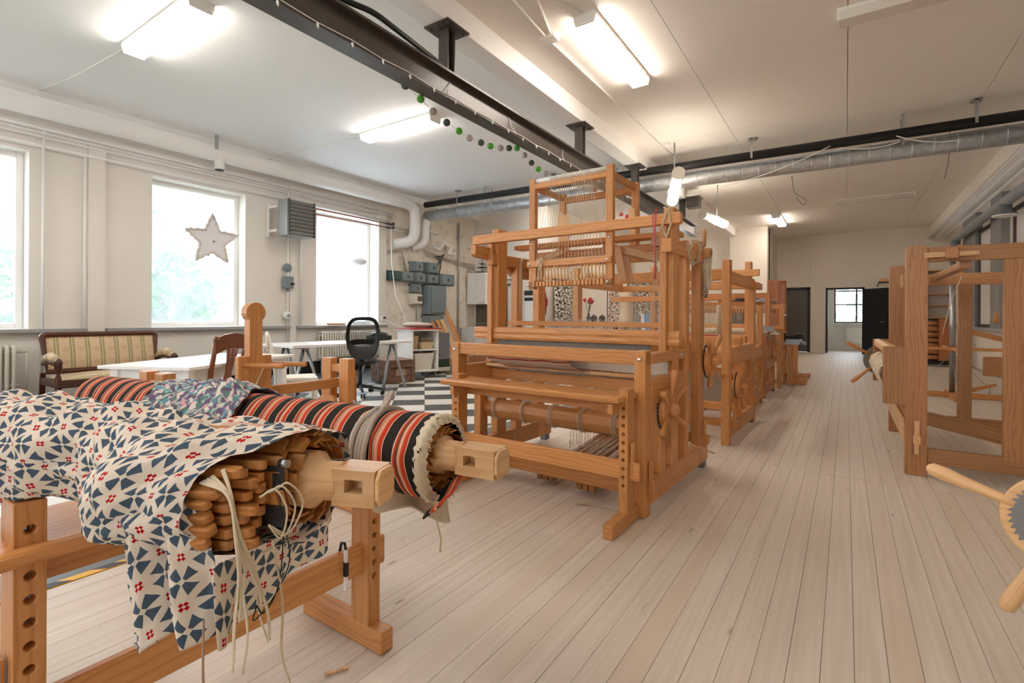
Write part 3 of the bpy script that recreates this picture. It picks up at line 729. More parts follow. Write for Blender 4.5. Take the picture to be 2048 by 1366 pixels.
# right wall pipe with two bells
t = thing('vent_pipe', 'grey vent pipe with two round outlets high along the right wall', 'pipe', (2.24, 0, 3.12))
obj('pipe_tube', M().tube(elbow([(0, 4, 0), (0, 16.2, 0), (-.02, 16.2, -.2)], .12), .085, 16), plain('grey_pvc', '8d9296', .4), t)
for yy in (16.2, 11.6):
    b = obj('outlet', M().lathe([(.085, .0), (.09, -.12), (.16, -.16), (.165, -.175)], (-.02, yy, -.06), (0, 0, 1), 18), plain('grey_pvc_bell', '7d8286', .4), t)
    obj('rim', M().cyl((-.02, yy, -.235), (-.02, yy, -.255), .17, 18), PLASTW, b)
mm = M()
for k in range(3): mm.tube([(2.05 + k * .12, YB, 3.58 - .06 * k), (2.05 + k * .12, YF, 3.58 - .06 * k)], .022, 6)
obj('conduit_bundle', mm, WHITEP, label='bundle of thin white conduits under the right wall beam', cat='pipes')
obj('strap_hook', M().box(-8.2, -8.18, 3.9, 3.95, 3.72, 3.93), STEEL, label='perforated steel strap on the left ceiling edge above the star window', cat='bracket')
for lab, pp in (('far right, past the duct', [(1.25, 9.6, 3.925), (1.24, 9.62, 3.5), (1.2, 9.7, 3.2)]), ('in a loop above the fourth loom', [(-.9, 11.2, 3.925), (-.85, 11.3, 3.6), (-.66, 11.3, 3.45), (-.70, 11.2, 3.33), (-.82, 11.25, 3.5)])):
    obj('hanging_wire', M().tube(spline(pp), .006, 5), plain('brown_wire', '8a7f70', .7), label='loose wire dangling from the right ceiling, ' + lab, cat='wire')
# ---------------------------------------------------------------- looms
def wheel_parts(par, c, r=.115, n=4, w=PINE, ang=.35, hl=.12):
    """ratchet wheel on the +x side, hub at c, with turned handles"""
    c = Vector(c)
    wh = obj('ratchet_wheel', M().cyl(c, c + Vector((.035, 0, 0)), r, 28), w, par, bev=.004)
    mm = M(); k = 36
    for i in range(k):
        a = 2 * PI * i / k
        p = c + Vector((-.004, math.cos(a) * (r - .006), math.sin(a) * (r - .006)))
        mm.prism([(-.008, -.004), (.008, -.004), (.004, .014)], p, (0, -math.sin(a), math.cos(a)), (0, math.cos(a), math.sin(a)), .006)
    mm.cyl(c - Vector((.006, 0, 0)), c, r - .004, 28)
    obj('ratchet_teeth', mm, plain('ratchet_steel_' + par.name, '4a4d4a', .45, .7), wh)
    for i in range(n):
        a = ang + 2 * PI * i / n; d = Vector((.14, math.cos(a), math.sin(a))).normalized()
        obj('handle', M().lathe([(.012, .03), (.013, r + .01), (.017, r + hl * .45), (.021, r + hl * .8), (.016, r + hl * .97), (.004, r + hl)], c + Vector((.02, 0, 0)), d, 10), w, wh)
    obj('hub', M().lathe([(.045, 0), (.04, .02), (.03, .05), (.012, .055)], c + Vector((.03, 0, 0)), (1, 0, 0), 14), w, wh)
    return wh
def wedge(par, p, h=.13, w=.035, th=.014, mat=None, axis='x'):
    m = M(); a = [(-w / 2, -h * .45), (w / 2 * .7, -h * .45), (w / 2, h * .55), (-w / 2, h * .55)]
    if axis == 'x': m.prism(a, (p[0] - th / 2, p[1], p[2]), (0, 1, 0), (0, 0, 1), th)
    else: m.prism(a, (p[0], p[1] + th / 2, p[2]), (1, 0, 0), (0, 0, 1), th)
    return obj('wedge', m, mat or PINE, par, bev=.002)
def bolts(par, pts, d, r=.011):
    for p in pts:
        p = Vector(p); obj('bolt', M().lathe([(r, 0), (r, .003), (r * .6, .007), (.001, .008)], p, d, 10), CHROME, par)
def loom(loc, rz, W, label, posts, breast=(.0, .93), rail_z=.0, mat=PINE, group='floor looms in a row along the aisle', D=1.25, arms=(), crosses=(), wheels=(), treadles=(), beams=(), left_top=None):
    t = thing('floor_loom', label, 'loom', (*loc, 0), R(rz), group)
    for x0, x1, s in ((-.065, 0, 1), (-W, -W + .065, -1)):
        for nm, y0, y1, z0, z1 in posts: obj(nm, M().box(x0, x1, y0, y1, z0, (left_top or {}).get(nm, z1) if s < 0 else z1), mat, t, bev=.005)
        obj('bottom_rail', M().box(x0 + .003, x1 - .003, .02, D, .05, .19), mat, t, bev=.005)
        for yy in (.02, D - .1): obj('foot_pad', M().box(x0 + .005, x1 - .005, yy, yy + .07, 0, .05), GREYM if yy > .1 else mat, t)
        for nm, y0, y1, z0, z1 in arms: obj(nm, M().box(x0 + .006 * s, x1 + .006 * s, y0, y1, z0, z1), mat, t, bev=.005)
    for nm, xa, xb, y0, y1, z0, z1 in crosses: obj(nm, M().box(-W + xa, xb, y0, y1, z0, z1), mat, t, bev=.006)
    for nm, y, z, r, n in beams: obj(nm, M().cyl((-W + .0, y, z), (.0, y, z), r, n), mat, t, bev=.004)
    for y, z, r, n, a in wheels: wheel_parts(t, (.008, y, z), r, n, mat, a)
    for x, y0, y1, z0, z1 in treadles: obj('treadle', M().bar((x, y0, z0), (x, y1, z1), .032, .032), PINE_DARK, t, bev=.004)
    return t
# --- the drawloom in front
WL = 1.46
posts1 = [('front_post', 0, .09, .0, .935), ('short_post', .25, .34, .19, .62), ('castle_post', .46, .58, .19, 1.82), ('inner_post', .72, .80, .19, 1.60), ('rear_post', 1.05, 1.16, .05, 1.68)]
arms1 = [('breast_arm', .09, .70, .855, .915), ('side_board', .09, .68, .62, .77), ('castle_arm', .40, 1.14, 1.53, 1.62)]
L1 = loom((-.925, 2.72), -2.5, WL, 'nearest floor loom, a drawloom with a tall pattern frame of cords on top', posts1, D=1.28, arms=arms1,
          crosses=[('breast_beam', .0, 0, .012, .068, .852, .932), ('front_rail', -.0, .04, .05, .085, .10, .185), ('knee_beam', .07, -.06, .38, .43, .645, .725), ('rear_rail', -.04, .05, 1.10, 1.14, .20, .27),
                   ('mid_rail', .0, 0.0, .80, .84, .42, .50), ('warp_board', .02, -.02, 1.18, 1.22, .80, .94)],
          wheels=[(.31, .57, .125, 6, .5), (1.24, .80, .12, 4, .9)])
P1 = PINE
bolts(L1, [(.006, .60, .885), (.006, .66, .885)], (1, 0, 0)); bolts(L1, [(-.035, 0, .885), (-WL + .025, 0, .885)], (0, -1, 0), .013)
wedge(L1, (.014, .06, .21), .19); wedge(L1, (.02, 1.12, .27), .2)
# cloth beam with cord loops
cb = obj('cloth_beam', M().cyl((-WL + .065, .36, .42), (.0, .36, .42), .075, 8), P1, L1, bev=.004)
for k, x_ in enumerate((-1.31, -1.05, -.82, -.58, -.34)):
    mm = M()
    for q in range(2 if k in (0, 1) else 3): mm.tube([(x_ + q * .014 + .006 * math.sin(a * 2), .36 + .079 * math.cos(a), .42 + .079 * math.sin(a)) for a in [2 * PI * i / 18 for i in range(18)]], .0032, 5, closed=True)
    obj('cord_loop', mm, CORD, cb)
# cloth, apron rods
rows = []
for k, (yy, zz) in enumerate(((.50, .890), (.36, .905), (.22, .918), (.12, .925), (.088, .91), (.082, .87), (.095, .84), (.15, .80), (.24, .775), (.33, .75))):
    rows.append([(-1.19 + .62 * j / 12 + .05 * (k > 5) * (j - 6) / 12, yy, zz + .003 * math.sin(j * 1.7 + k)) for j in range(13)])
obj('woven_cloth', M().grid(rows), WEAVE, L1)
obj('apron_rod', M().cyl((-1.40, .33, .752), (-.03, .345, .745), .014, 10), PINE_PALE, L1)
obj('apron_rod', M().cyl((-1.38, .345, .735), (-.1, .36, .728), .006, 8), STEEL, L1)
mm = M(); rag = random.Random(3)
for k in range(60):
    x_ = -1.16 + k * .011
    mm.tube([(x_, .32, .765), (x_ + rag.uniform(-.02, .02), .335, .745), (x_ + rag.uniform(-.04, .04), .32 + rag.uniform(-.03, .02), .725)], .004, 4)
obj('warp_knots', mm, HEDDLE, L1, kind='stuff')
for x_ in (-1.2, -.33, -.2, -.12): obj('rod_tie', M().tube([(x_ + .0, .345 + .017 * math.cos(a), .745 + .017 * math.sin(a)) for a in [2 * PI * i / 10 for i in range(10)]], .003, 5, closed=True), CORD, L1)
obj('paper_roll', M().bar((-.72, .42, .81), (-.02, .42, .80), .02, .09), plain('cloth_guard_paper', 'd8cfc6', .7), L1)
# beater
bt = obj('beater_cap', M().prism([(-.03, 0), (.03, 0), (.036, .02), (.03, .042), (.036, .06), (.028, .09), (0, .097), (-.028, .09), (-.036, .06), (-.03, .042), (-.036, .02)], (-1.62, .47, .945), (0, 1, 0), (0, 0, 1), 1.665), P1, L1, bev=.003)
mm = M()
for k in range(260): mm.box(-1.42 + k * .0049, -1.42 + k * .0049 + .0022, .462, .474, .80, .945)
obj('reed', mm, HEDDLE, L1, kind='stuff')
obj('beater_sley', M().box(-1.5, -.02, .44, .51, .71, .80), P1, L1, bev=.006)
for x_ in (-1.47, -.075): obj('beater_side', M().box(x_, x_ + .045, .415, .44, .74, 1.70), P1, L1, bev=.004)
# heddle shafts
mm = M(); rg = random.Random(8)
for k in range(150):
    x_ = -1.08 + k * .0037
    mm.tube([(x_, .70, .80), (x_, .70, 1.075), (x_ + rg.uniform(-.004, .004), .70 + rg.uniform(-.02, .02), 1.095 + rg.uniform(0, .02))], .0011, 4, caps=False)
obj('heddles', mm, plain('heddle_string', 'c9c3bb', .8), L1, kind='stuff')
for yy in (.70, .735, .77):
    obj('heddle_shaft', M().box(-1.47, -.08, yy - .008, yy + .008, 1.05, 1.088), P1, L1, bev=.003)
    obj('heddle_shaft', M().box(-1.40, -.1, yy - .008, yy + .008, .76, .79), P1, L1, bev=.003)
for x_ in (-1.38, -.23):
    mm = M()
    for q in range(4): mm.tube([(x_ + q * .012, .72, 1.07), (x_ + .01 + q * .006, .72, 1.56), (x_ + q * .008, .76, 1.62)], .0022, 4)
    obj('shaft_cord', mm, CORD, L1)
# warp behind the reed
mm = M()
for k in range(120): mm.tube([(-1.15 + k * .0047, .48, .88), (-1.15 + k * .0047, .72, .93), (-1.16 + k * .0048, 1.2, .945), (-1.16 + k * .0048, 1.23, .80)], .0009, 3, caps=False)
obj('warp_threads', mm, CORD, L1, kind='stuff')
obj('warp_beam', M().cyl((-WL + .03, 1.2, .79), (.01, 1.2, .79), .07, 10), P1, L1, bev=.003)
obj('warp_roll', M().cyl((-1.2, 1.2, .79), (-.5, 1.2, .79), .11, 24), CORD, L1)
# castle: top bar, plank, curved bracket, rear beam
obj('top_bar', M().box(-1.62, .06, .405, .455, 1.705, 1.775), P1, L1, bev=.006)
obj('top_plank', M().box(-1.36, -.02, .62, .74, 1.665, 1.70), P1, L1, bev=.006)
obj('top_bar', M().box(-1.30, -.02, .80, .85, 1.60, 1.655), P1, L1, bev=.006)
obj('rear_top_beam', M().box(-1.52, .06, 1.08, 1.13, 1.56, 1.63), P1, L1, bev=.006)
br = [(.24, 0), (.24, -.07), (.27, -.09), (.50, -.105), (.66, -.16), (.78, -.22), (.98, -.22), (.98, -.06), (.85, -.045), (.78, -.06), (.60, -.05), (.46, .0)]
for x0 in (-WL - .035,): obj('castle_bracket', M().prism(br, (x0, 0, 1.67), (0, 1, 0), (0, 0, 1), .05), P1, L1, bev=.005)
obj('cross_bar', M().box(-.17, -.06, .52, .60, 1.59, 1.66), PINE_DARK, L1, bev=.004)
bolts(L1, [(-WL + .03, .455, 1.80), (-WL + .05, .455, 1.785), (-.03, .455, 1.805), (-.045, .455, 1.79)], (0, -1, 0), .006)
wedge(L1, (.012, 1.11, 1.70), .12, .05)
obj('rear_tenon', M().box(.0, .06, 1.07, 1.14, 1.56, 1.62), P1, L1, bev=.004)
# pattern frame
PF = thing('pattern_frame', None, None); PF.parent = L1
xa, xb = -1.10, -.415
for x0 in (xa, xb - .052):
    obj('frame_post', M().box(x0, x0 + .052, .458, .50, 1.33, 2.165), P1, PF, bev=.003)
    obj('frame_post', M().box(x0 + .0, x0 + .052, .90, .94, 1.66, 2.14), P1, PF, bev=.003)
    obj('frame_side', M().box(x0 + .01, x0 + .042, .50, .90, 2.08, 2.125), P1, PF, bev=.003)
obj('frame_roller', M().cyl((xa + .05, .48, 2.145), (xb - .05, .48, 2.145), .018, 12), PLASTW, PF)
obj('frame_rail', M().box(xa + .05, xb - .05, .46, .50, 2.085, 2.125), P1, PF, bev=.003)
obj('frame_rail', M().box(xa + .05, xb - .05, .90, .94, 2.06, 2.11), P1, PF, bev=.003)
obj('peg_rail', M().box(xa + .0, xb + .0, .43, .458, 1.495, 1.54), P1, PF, bev=.003)
obj('comb_rail', M().box(xa + .0, xb + .0, .44, .458, 1.345, 1.385), PINE_DARK, PF, bev=.002)
for k in range(20): obj('comb_block', M().box(xa + .055 + k * .0292, xa + .055 + k * .0292 + .022, .425, .441, 1.347, 1.383), P1, PF, bev=.002)
bolts(PF, [(xa + .025, .43, 1.517), (xb - .025, .43, 1.517), (xa + .02, .425, 1.365), (xb - .02, .425, 1.365), (xa + .026, .458, 1.67), (xb - .026, .458, 1.67)], (0, -1, 0), .011)
pr = random.Random(5)
for k in range(21):
    x_ = xa + .07 + k * .0275; dz = pr.uniform(0, .012) + (.045 if 11 <= k <= 13 else 0)
    obj('peg', M().lathe([(.004, 0), (.0085, .004), (.009, .018), (.0055, .024), (.0065, .055), (.011, .075), (.0125, .088), (.008, .098), (.003, .10)], (x_, .445, 1.497 - dz), (0, 0, -1), 8), PINE_PALE, PF)
    xt = xa + .18 + k * .0165
    obj('pull_cord', M().tube([(x_, .445, 1.497 - dz), (x_, .452, 1.55), (xt, .461, 2.15), (xt + .004, .48, 2.168), (xt + .1, .9, 2.115)], .0021, 4), CORD, PF)
mm = M()
for k in range(60): mm.tube([(xa + .24 + k * .0055, .92, 2.09), (xa + .16 + k * .0075, .78, 1.5), (xa + .14 + k * .008, .74, 1.1)], .0007, 3, caps=False)
obj('harness_threads', mm, CORD, PF, kind='stuff')
mm = M()
for k in range(7):
    a = k * .9; mm.tube([(xa + .13, .42, 1.56), (xa + .13 + .03 * math.cos(a), .41, 1.535 + .02 * math.sin(a)), (xa + .12 + .02 * math.cos(a * 2), .415, 1.50 + .015 * k % .03), (xa + .13 + .02 * math.sin(a), .42, 1.40 + .02 * k)], .003, 5)
obj('cord_knot', mm, CORD, PF)
# jack boards and lams above the shafts
for x_, y_, a in ((-.50, .72, 6), (-.52, .9, -4)): obj('jack_board', M().bar((x_, y_, 1.64), (x_ + .05, y_, 1.38), .014, .055, (1, 0, 0)), PINE_PALE, L1, bev=.003)
for x_, y_, x2 in ((-.62, .75, -.2), (-.95, .75, -1.3), (-.68, .85, -.25)): obj('jack_lever', M().bar((x_, y_, 1.66), (x2, y_ + .02, 1.54), .014, .05), PINE_PALE, L1, bev=.003)
for x_, z1 in ((-.42, 1.93), (-.98, 1.95), (-1.03, 1.97)): obj('support_board', M().bar((x_, .82, 1.6), (x_ - .02, .84, z1), .012, .05, (1, 0, 0)), PINE_PALE, L1, bev=.003)
# lams, treadles, tie-up cords
for k in range(6): obj('lam', M().box(-1.25, -.1, .66 + k * .028, .672 + k * .028, .515 - .004 * k, .545 - .004 * k), PINE_DARK, L1, bev=.002)
for x_ in (-.80, -.755, -.71): obj('treadle', M().bar((x_, .16, .045), (x_ + .03, 1.14, .17), .038, .036), PINE_DARK, L1, bev=.003)
for x_ in (-.66, -.615, -.57): obj('treadle', M().bar((x_, .42, .085), (x_ + .03, 1.14, .18), .034, .034), PINE_DARK, L1, bev=.003)
for x_ in (-.49, -.445, -.40): obj('treadle', M().bar((x_, .14, .045), (x_ + .02, 1.14, .17), .038, .036), PINE_DARK, L1, bev=.003)
mm = M()
for k in range(16):
    x_ = -.86 + k * .024
    mm.tube([(x_, .70 + .01 * (k % 3), .53), (x_ + .005, .69, .30), (x_ + rnd.uniform(-.01, .01), .68, .12 + .02 * (k % 4))], .002, 4)
    if k % 3 == 0: mm.tube([(x_ + .01 * math.cos(a), .69, .16 + .02 * math.sin(a)) for a in [2 * PI * i / 10 for i in range(10)]], .002, 4, closed=True)
obj('tie_up_cord', mm, CORD, L1, kind='stuff')
obj('long_cord', M().tube([(-1.2, .44, .35), (-1.2, .43, .03)], .002, 4), CORD, L1)
obj('loose_stick', M().tube([(-.3, .9, .30), (.12, 1.0, .17)], .006, 6), PINE_PALE, L1)
# yarn hanging at the right post
def yarn(name, label, pts, r, mat, loops=3, sp=.012, seed=1, loc=(0, 0, 0)):
    q = random.Random(seed); mm = M()
    for k in range(loops): mm.tube([Vector(p) + Vector((q.uniform(-sp, sp), q.uniform(-sp, sp), q.uniform(-sp, sp) * .5)) for p in pts], r, 5)
    return obj(name, mm, mat, label=label, cat='yarn', loc=loc)
o_ = yarn('yarn_hank', 'red and white yarn hanging down the right castle post of the drawloom', [(.0, 0, 0), (-.02, -.03, -.05), (-.02, -.03, -.25), (-.01, -.03, -.45)], .0045, REDY, 2, .01, 4, (-.985, 3.13, 1.81))
yarn('yarn_hank', 'cream loop of cord knotted round the top of the right castle post', [(0, 0, 0), (-.03, 0, -.1), (0, -.01, -.17), (.025, 0, -.09), (.01, .0, .0), (-.02, .0, .02)], .005, TWINE, 3, .006, 6, (-.93, 3.12, 1.79))
yarn('yarn_hank', 'big grey-cream tangle of yarn hanging from the rear top beam of the drawloom', [(-.02, 0, .03), (.0, 0, -.1), (.02, 0, -.25), (0, 0, -.32), (.03, .02, -.2), (.02, 0, -.02)], .004, CORD, 14, .022, 9, (-.86, 3.82, 1.60))
yarn('yarn_hank', 'white cords draped between the right posts of the drawloom', [(0, 0, .0), (.01, .12, -.13), (.02, .25, -.1), (.02, .3, .02), (0, .18, .05), (0, .05, -.06)], .003, CORD, 5, .02, 12, (-.88, 3.4, 1.62))
# --- bench of the drawloom (one type of bench, reused)
def bench(L, loc, rz, label, seat_z=.70, top=.735, holes='y', seat=True, dep=.30, foot=.44, fy=None, so=0):
    """runs along local x from 0 to L; viewer side is -y"""
    t = thing('loom_bench', label, 'bench', (*loc, 0), rz, 'slotted loom benches')
    for x0 in (0, L - .05):
        # upright with a row of recessed holes
        u = obj('upright', M().box(x0, x0 + .05, -.045, .045, .0, top), PINE, t, bev=.005)
        mm = M()
        for k in range(12):
            zz = top - .055 - .046 * k
            if zz > .2 and abs(zz - seat_z + .015) > .03: mm.cyl((x0 + .025, -.06, zz), (x0 + .025, .06, zz), .0095, 14)
        drill(u, mm)
        obj('foot', M().box(x0 - .002, x0 + .052, -.24 if fy is None else -fy[0], .2 if fy is None else fy[1], 0, .075), PINE, t, bev=.006)
        if not so: obj('seat_bearer', M().box(x0 + (-.03 if x0 else .05), x0 + (.0 if x0 else .08), -.13, .13, seat_z - .09, seat_z - .035), PINE, t, bev=.003)
        wedge(t, ((x0 + .062 if x0 else x0 - .012), .0, .36), .16)
    obj('stretcher', M().box(-.05, L + .05, -.014, .014, .245, .345), PINE, t, bev=.006)
    if seat: obj('seat', M().prism([(-.15, 0), (-.135, -.03), (.14, -.03), (.15, -.015), (.14, .0), (-.13, .006)], (-.03, so, seat_z), (0, 1, 0), (0, 0, 1), L + .02), PINE, t, bev=.006)
    obj('seat_rail', M().box(.05, L - .05, .02, .05, seat_z - .10, seat_z - .035), PINE, t, bev=.004)
    return t
b1 = bench(1.24, (-2.20, 2.63), R(-1.5), 'loom bench in front of the drawloom, with peg holes up its uprights')
# --- the second to fifth looms along the aisle
pA = [('tall_post', 0, .10, 0, 1.64), ('front_post', .50, .58, .19, .92), ('rear_post', 1.20, 1.30, 0, 1.52)]
L2 = loom((-.85, 4.70), -1.5, 1.55, 'second loom from the front, with dark treadle board and handled wheel at its aisle side', pA, D=1.3,
     arms=[('plate', -.03, .07, .62, .98), ('top_arm', .10, 1.2, 1.44, 1.54), ('mid_arm', .1, 1.2, .70, .86)],
     crosses=[('top_beam', .0, .0, .02, .08, 1.46, 1.56), ('breast_beam', 0, 0, .50, .57, .86, .94), ('rear_top_beam', 0, .04, 1.22, 1.28, 1.44, 1.51), ('treadle_board', .05, .03, .03, .07, .30, .37), ('front_rail', -.02, .06, .12, .16, .14, .21), ('rear_rail', 0, .05, 1.22, 1.27, .2, .28),
              ('heddle_bar', .1, -.1, .74, .77, 1.30, 1.36), ('lower_beam', 0, 0, .60, .66, .66, .74)],
     beams=[('cloth_beam', .30, .48, .07, 8), ('warp_beam', 1.12, .72, .08, 12)], wheels=[(.32, .50, .11, 4, .2)], treadles=[(-.5 - .05 * k, .1, 1.2, .08, .16) for k in range(6)], left_top={'rear_post': .9})
wedge(L2, (.02, .14, .25), .2); wedge(L2, (.02, 1.25, .27), .2)
obj('cloth_panel', M().box(-1.4, -.08, .22, .235, .30, .62), plain('grey_linen_panel', '9b8f80', .8), L2)
def heddles(L, W, y, z0, z1, n=70, lab='heddles'):
    mm = M()
    for k in range(n): mm.tube([(-W + .3 + (W - .6) * k / n, y + .01 * (k % 3), z0), (-W + .3 + (W - .6) * k / n, y + .01 * (k % 3), z1)], .0016, 3, caps=False)
    obj(lab, mm, CORD, L, kind='stuff')
heddles(L2, 1.55, .76, .95, 1.30)
obj('white_cone', M().lathe([(.03, 0), (.028, .3), (.02, .31)], (-.3, .95, .95), (0, 0, 1), 12), CORD, L2)
pB = [('front_post', 0, .09, 0, .92), ('castle_post', .30, .42, .05, 1.80), ('rear_post', 1.15, 1.25, 0, 1.30)]
L3 = loom((-.95, 6.22), -1, 1.22, 'third loom from the front, its castle post topped by a four-hole plate', pB, D=1.25,
     arms=[('mid_arm', .09, 1.2, .62, .76), ('breast_arm', .09, .5, .84, .92), ('top_arm', .3, 1.15, 1.50, 1.58)],
     crosses=[('top_beam', -.06, .1, .24, .29, 1.62, 1.70), ('second_top_beam', 0, 0, .42, .47, 1.50, 1.58), ('breast_beam', 0, 0, .01, .06, .82, .92), ('front_rail', 0, .06, .1, .14, .14, .22), ('heddle_bar', .1, -.1, .6, .63, 1.28, 1.33), ('heddle_bar', .1, -.1, .6, .63, 1.0, 1.05), ('rear_beam', 0, 0, 1.17, 1.23, .82, .9)],
     beams=[('cloth_beam', .25, .45, .07, 8), ('warp_beam', 1.1, .7, .08, 12)], wheels=[(.30, .47, .1, 4, .8)], treadles=[(-.5 - .05 * k, .1, 1.1, .06, .14) for k in range(4)])
bolts(L3, [(-.02 - .02 * (k % 2), .30, 1.73 + .03 * (k // 2)) for k in range(4)], (0, -1, 0), .007)
heddles(L3, 1.22, .61, 1.05, 1.28)
obj('striped_cloth', M().grid([[(-1.0 + .7 * j / 8, y_, z_) for j in range(9)] for y_, z_ in ((.5, .90), (.2, .925), (.0, .93), (-.01, .86), (.1, .7))]), WEAVE, L3)
pC = [('front_post', 0, .11, 0, .88), ('rear_post', .9, 1.0, 0, .88), ('castle_post', .42, .52, .05, 1.50)]
L4 = loom((-.93, 7.75), -1, 1.40, 'fourth loom from the front, low and dark-framed with shafts hung by strings', pC, D=1.0,
     arms=[('side_board', .1, .95, .40, .52), ('breast_arm', .1, .9, .80, .88)],
     crosses=[('top_beam', 0, .05, .44, .50, 1.42, 1.50), ('breast_beam', 0, 0, .01, .06, .80, .88), ('rear_beam', 0, 0, .93, .98, .80, .88), ('heddle_bar', .1, .05, .6, .63, 1.20, 1.27), ('heddle_bar', .1, .05, .66, .69, 1.33, 1.38)], mat=PINE_RED,
     beams=[('cloth_beam', .2, .5, .07, 8), ('warp_beam', .85, .6, .09, 12)], treadles=[(-.5 - .06 * k, .0, .9, .06, .14) for k in range(4)])
heddles(L4, 1.4, .62, .80, 1.2)
obj('light_reed', M().bar((-.6, .70, 1.48), (.06, .60, 1.36), .02, .04), STEEL, L4)
obj('light_reed', M().box(-.7, .05, .36, .40, .93, 1.0), STEEL, L4)
mm = M(); q = random.Random(2)
for k in range(14): mm.tube([(-.5 + .04 * k, .55, 1.34), (-.5 + .04 * k + q.uniform(-.04, .04), .53, 1.15), (-.48 + .04 * k, .56, 1.0)], .003, 4)
obj('shaft_string', mm, CORD, L4, kind='stuff')
obj('wool_fleece', M().tube([(-.9, .02, .93), (-.6, .03, .95), (-.3, .02, .94), (.02, .05, .93)], [.03, .05, .055, .02], 10), CORD, label='pale fleece lying on the breast beam of the fourth loom', cat='wool', loc=(-.93, 7.75, 0))
L5 = loom((-.86, 9.05), 0, 1.35, 'fifth loom from the front, its broad front post before the far door', [('front_post', 0, .13, 0, .86), ('rear_post', .8, .88, 0, .9), ('castle_post', .36, .45, .05, 1.36)], D=.9,
     crosses=[('breast_beam', 0, 0, .02, .07, .78, .86), ('rear_beam', 0, 0, .8, .85, .8, .88), ('top_beam', 0, .02, .38, .43, 1.28, 1.36), ('beater_cap', .05, .02, .25, .30, .95, 1.0)], arms=[('side_board', .13, .8, .5, .6)],
     beams=[('cloth_beam', .2, .5, .07, 8)], treadles=[(-.5 - .06 * k, .0, .8, .06, .14) for k in range(3)])
heddles(L5, 1.35, .42, .7, 1.25)
for k, (y_, lab) in enumerate(((9.75, 'nearest trestle stand at the far end of the row'), (10.75, 'second trestle stand at the far end of the row'))):
    t = thing('trestle_stand', lab + ', foot pointing into the aisle', 'stand', (-.72, y_, 0), 0, 'trestle stands beyond the looms')
    for dy in (0, .42):
        obj('leg', M().box(-.12, -.06, dy, dy + .12, .0, .64), PINE, t, bev=.004); obj('leg', M().box(-1.1, -1.04, dy, dy + .12, .0, .64), PINE, t, bev=.004)
        obj('foot', M().box(-.3, .16, dy + .02, dy + .1, 0, .06), PINE, t, bev=.004); obj('foot', M().box(-1.3, -.9, dy + .02, dy + .1, 0, .06), PINE, t, bev=.004)
        obj('top_board', M().box(-1.15, -.02, dy, dy + .12, .64, .68), PINE, t, bev=.004)
    for x_ in (-.09, -1.07): obj('stretcher', M().box(x_ - .015, x_ + .015, .1, .44, .2, .28), PINE, t, bev=.003)
t = thing('knitting_machine', 'black and steel flat knitting machine on the far trestle stands', 'machine', (-.75, 9.8, .68))
obj('needle_bed', M().box(-.9, .12, .05, .25, .04, .09), STEEL, t, bev=.004); obj('housing', M().box(-.92, .1, .0, .1, .09, .15), BLACKGLOSS, t, bev=.008)
obj('carriage', M().box(.02, .16, -.02, .2, .1, .19), BLACK, t, bev=.01); obj('lower_bed', M().box(-.9, .1, -.08, .1, .0, .04), STEEL, t, bev=.004); obj('clamp_knob', M().cyl((.13, -.05, .03), (.2, -.05, .03), .03, 12), STEEL, t)
t = thing('fabric_stack', 'stack of folded white and patterned cloth on the fifth loom', 'cloth', (-1.3, 9.15, .86))
for k, m_ in enumerate((WHITEP, FLORAL, CORD)): obj('folded_cloth', M().box(-.3 + .01 * k, .4 - .02 * k, -.02 + .01 * k, .2, .0 + .02 * k, .018 + .02 * k), m_, t, bev=.006)
t = thing('shelf_cabinet', 'tall orange wooden cabinet with open slats on its side, at the far end', 'cabinet', (-1.72, 14.6, 0))
obj('side_panel', M().box(0, .03, 0, .5, 0, 2.12), CABW, t); obj('front_panel', M().box(.03, .26, 0, .03, 0, 2.12), CABW, t, bev=.003); obj('back_panel', M().box(.0, .4, .47, .5, 0, 2.12), CABW, t)
for k in range(4): obj('slat', M().box(.27 + k * .035, .29 + k * .035, .0 + .0 * k, .03, 0, 2.1 - .02 * k), CABW, t)
for z_ in (.05, .7, 1.2, 2.08): obj('shelf', M().box(.03, .4, .03, .47, z_, z_ + .03), CABW, t)
obj('dark_column', M().box(-2.65, -2.1, 13.2, 13.8, 0, 1.72), plain('black_screen', '1a1a1c', .5), label='black cabinet standing behind the fourth and fifth looms', cat='cabinet', bev=.01)

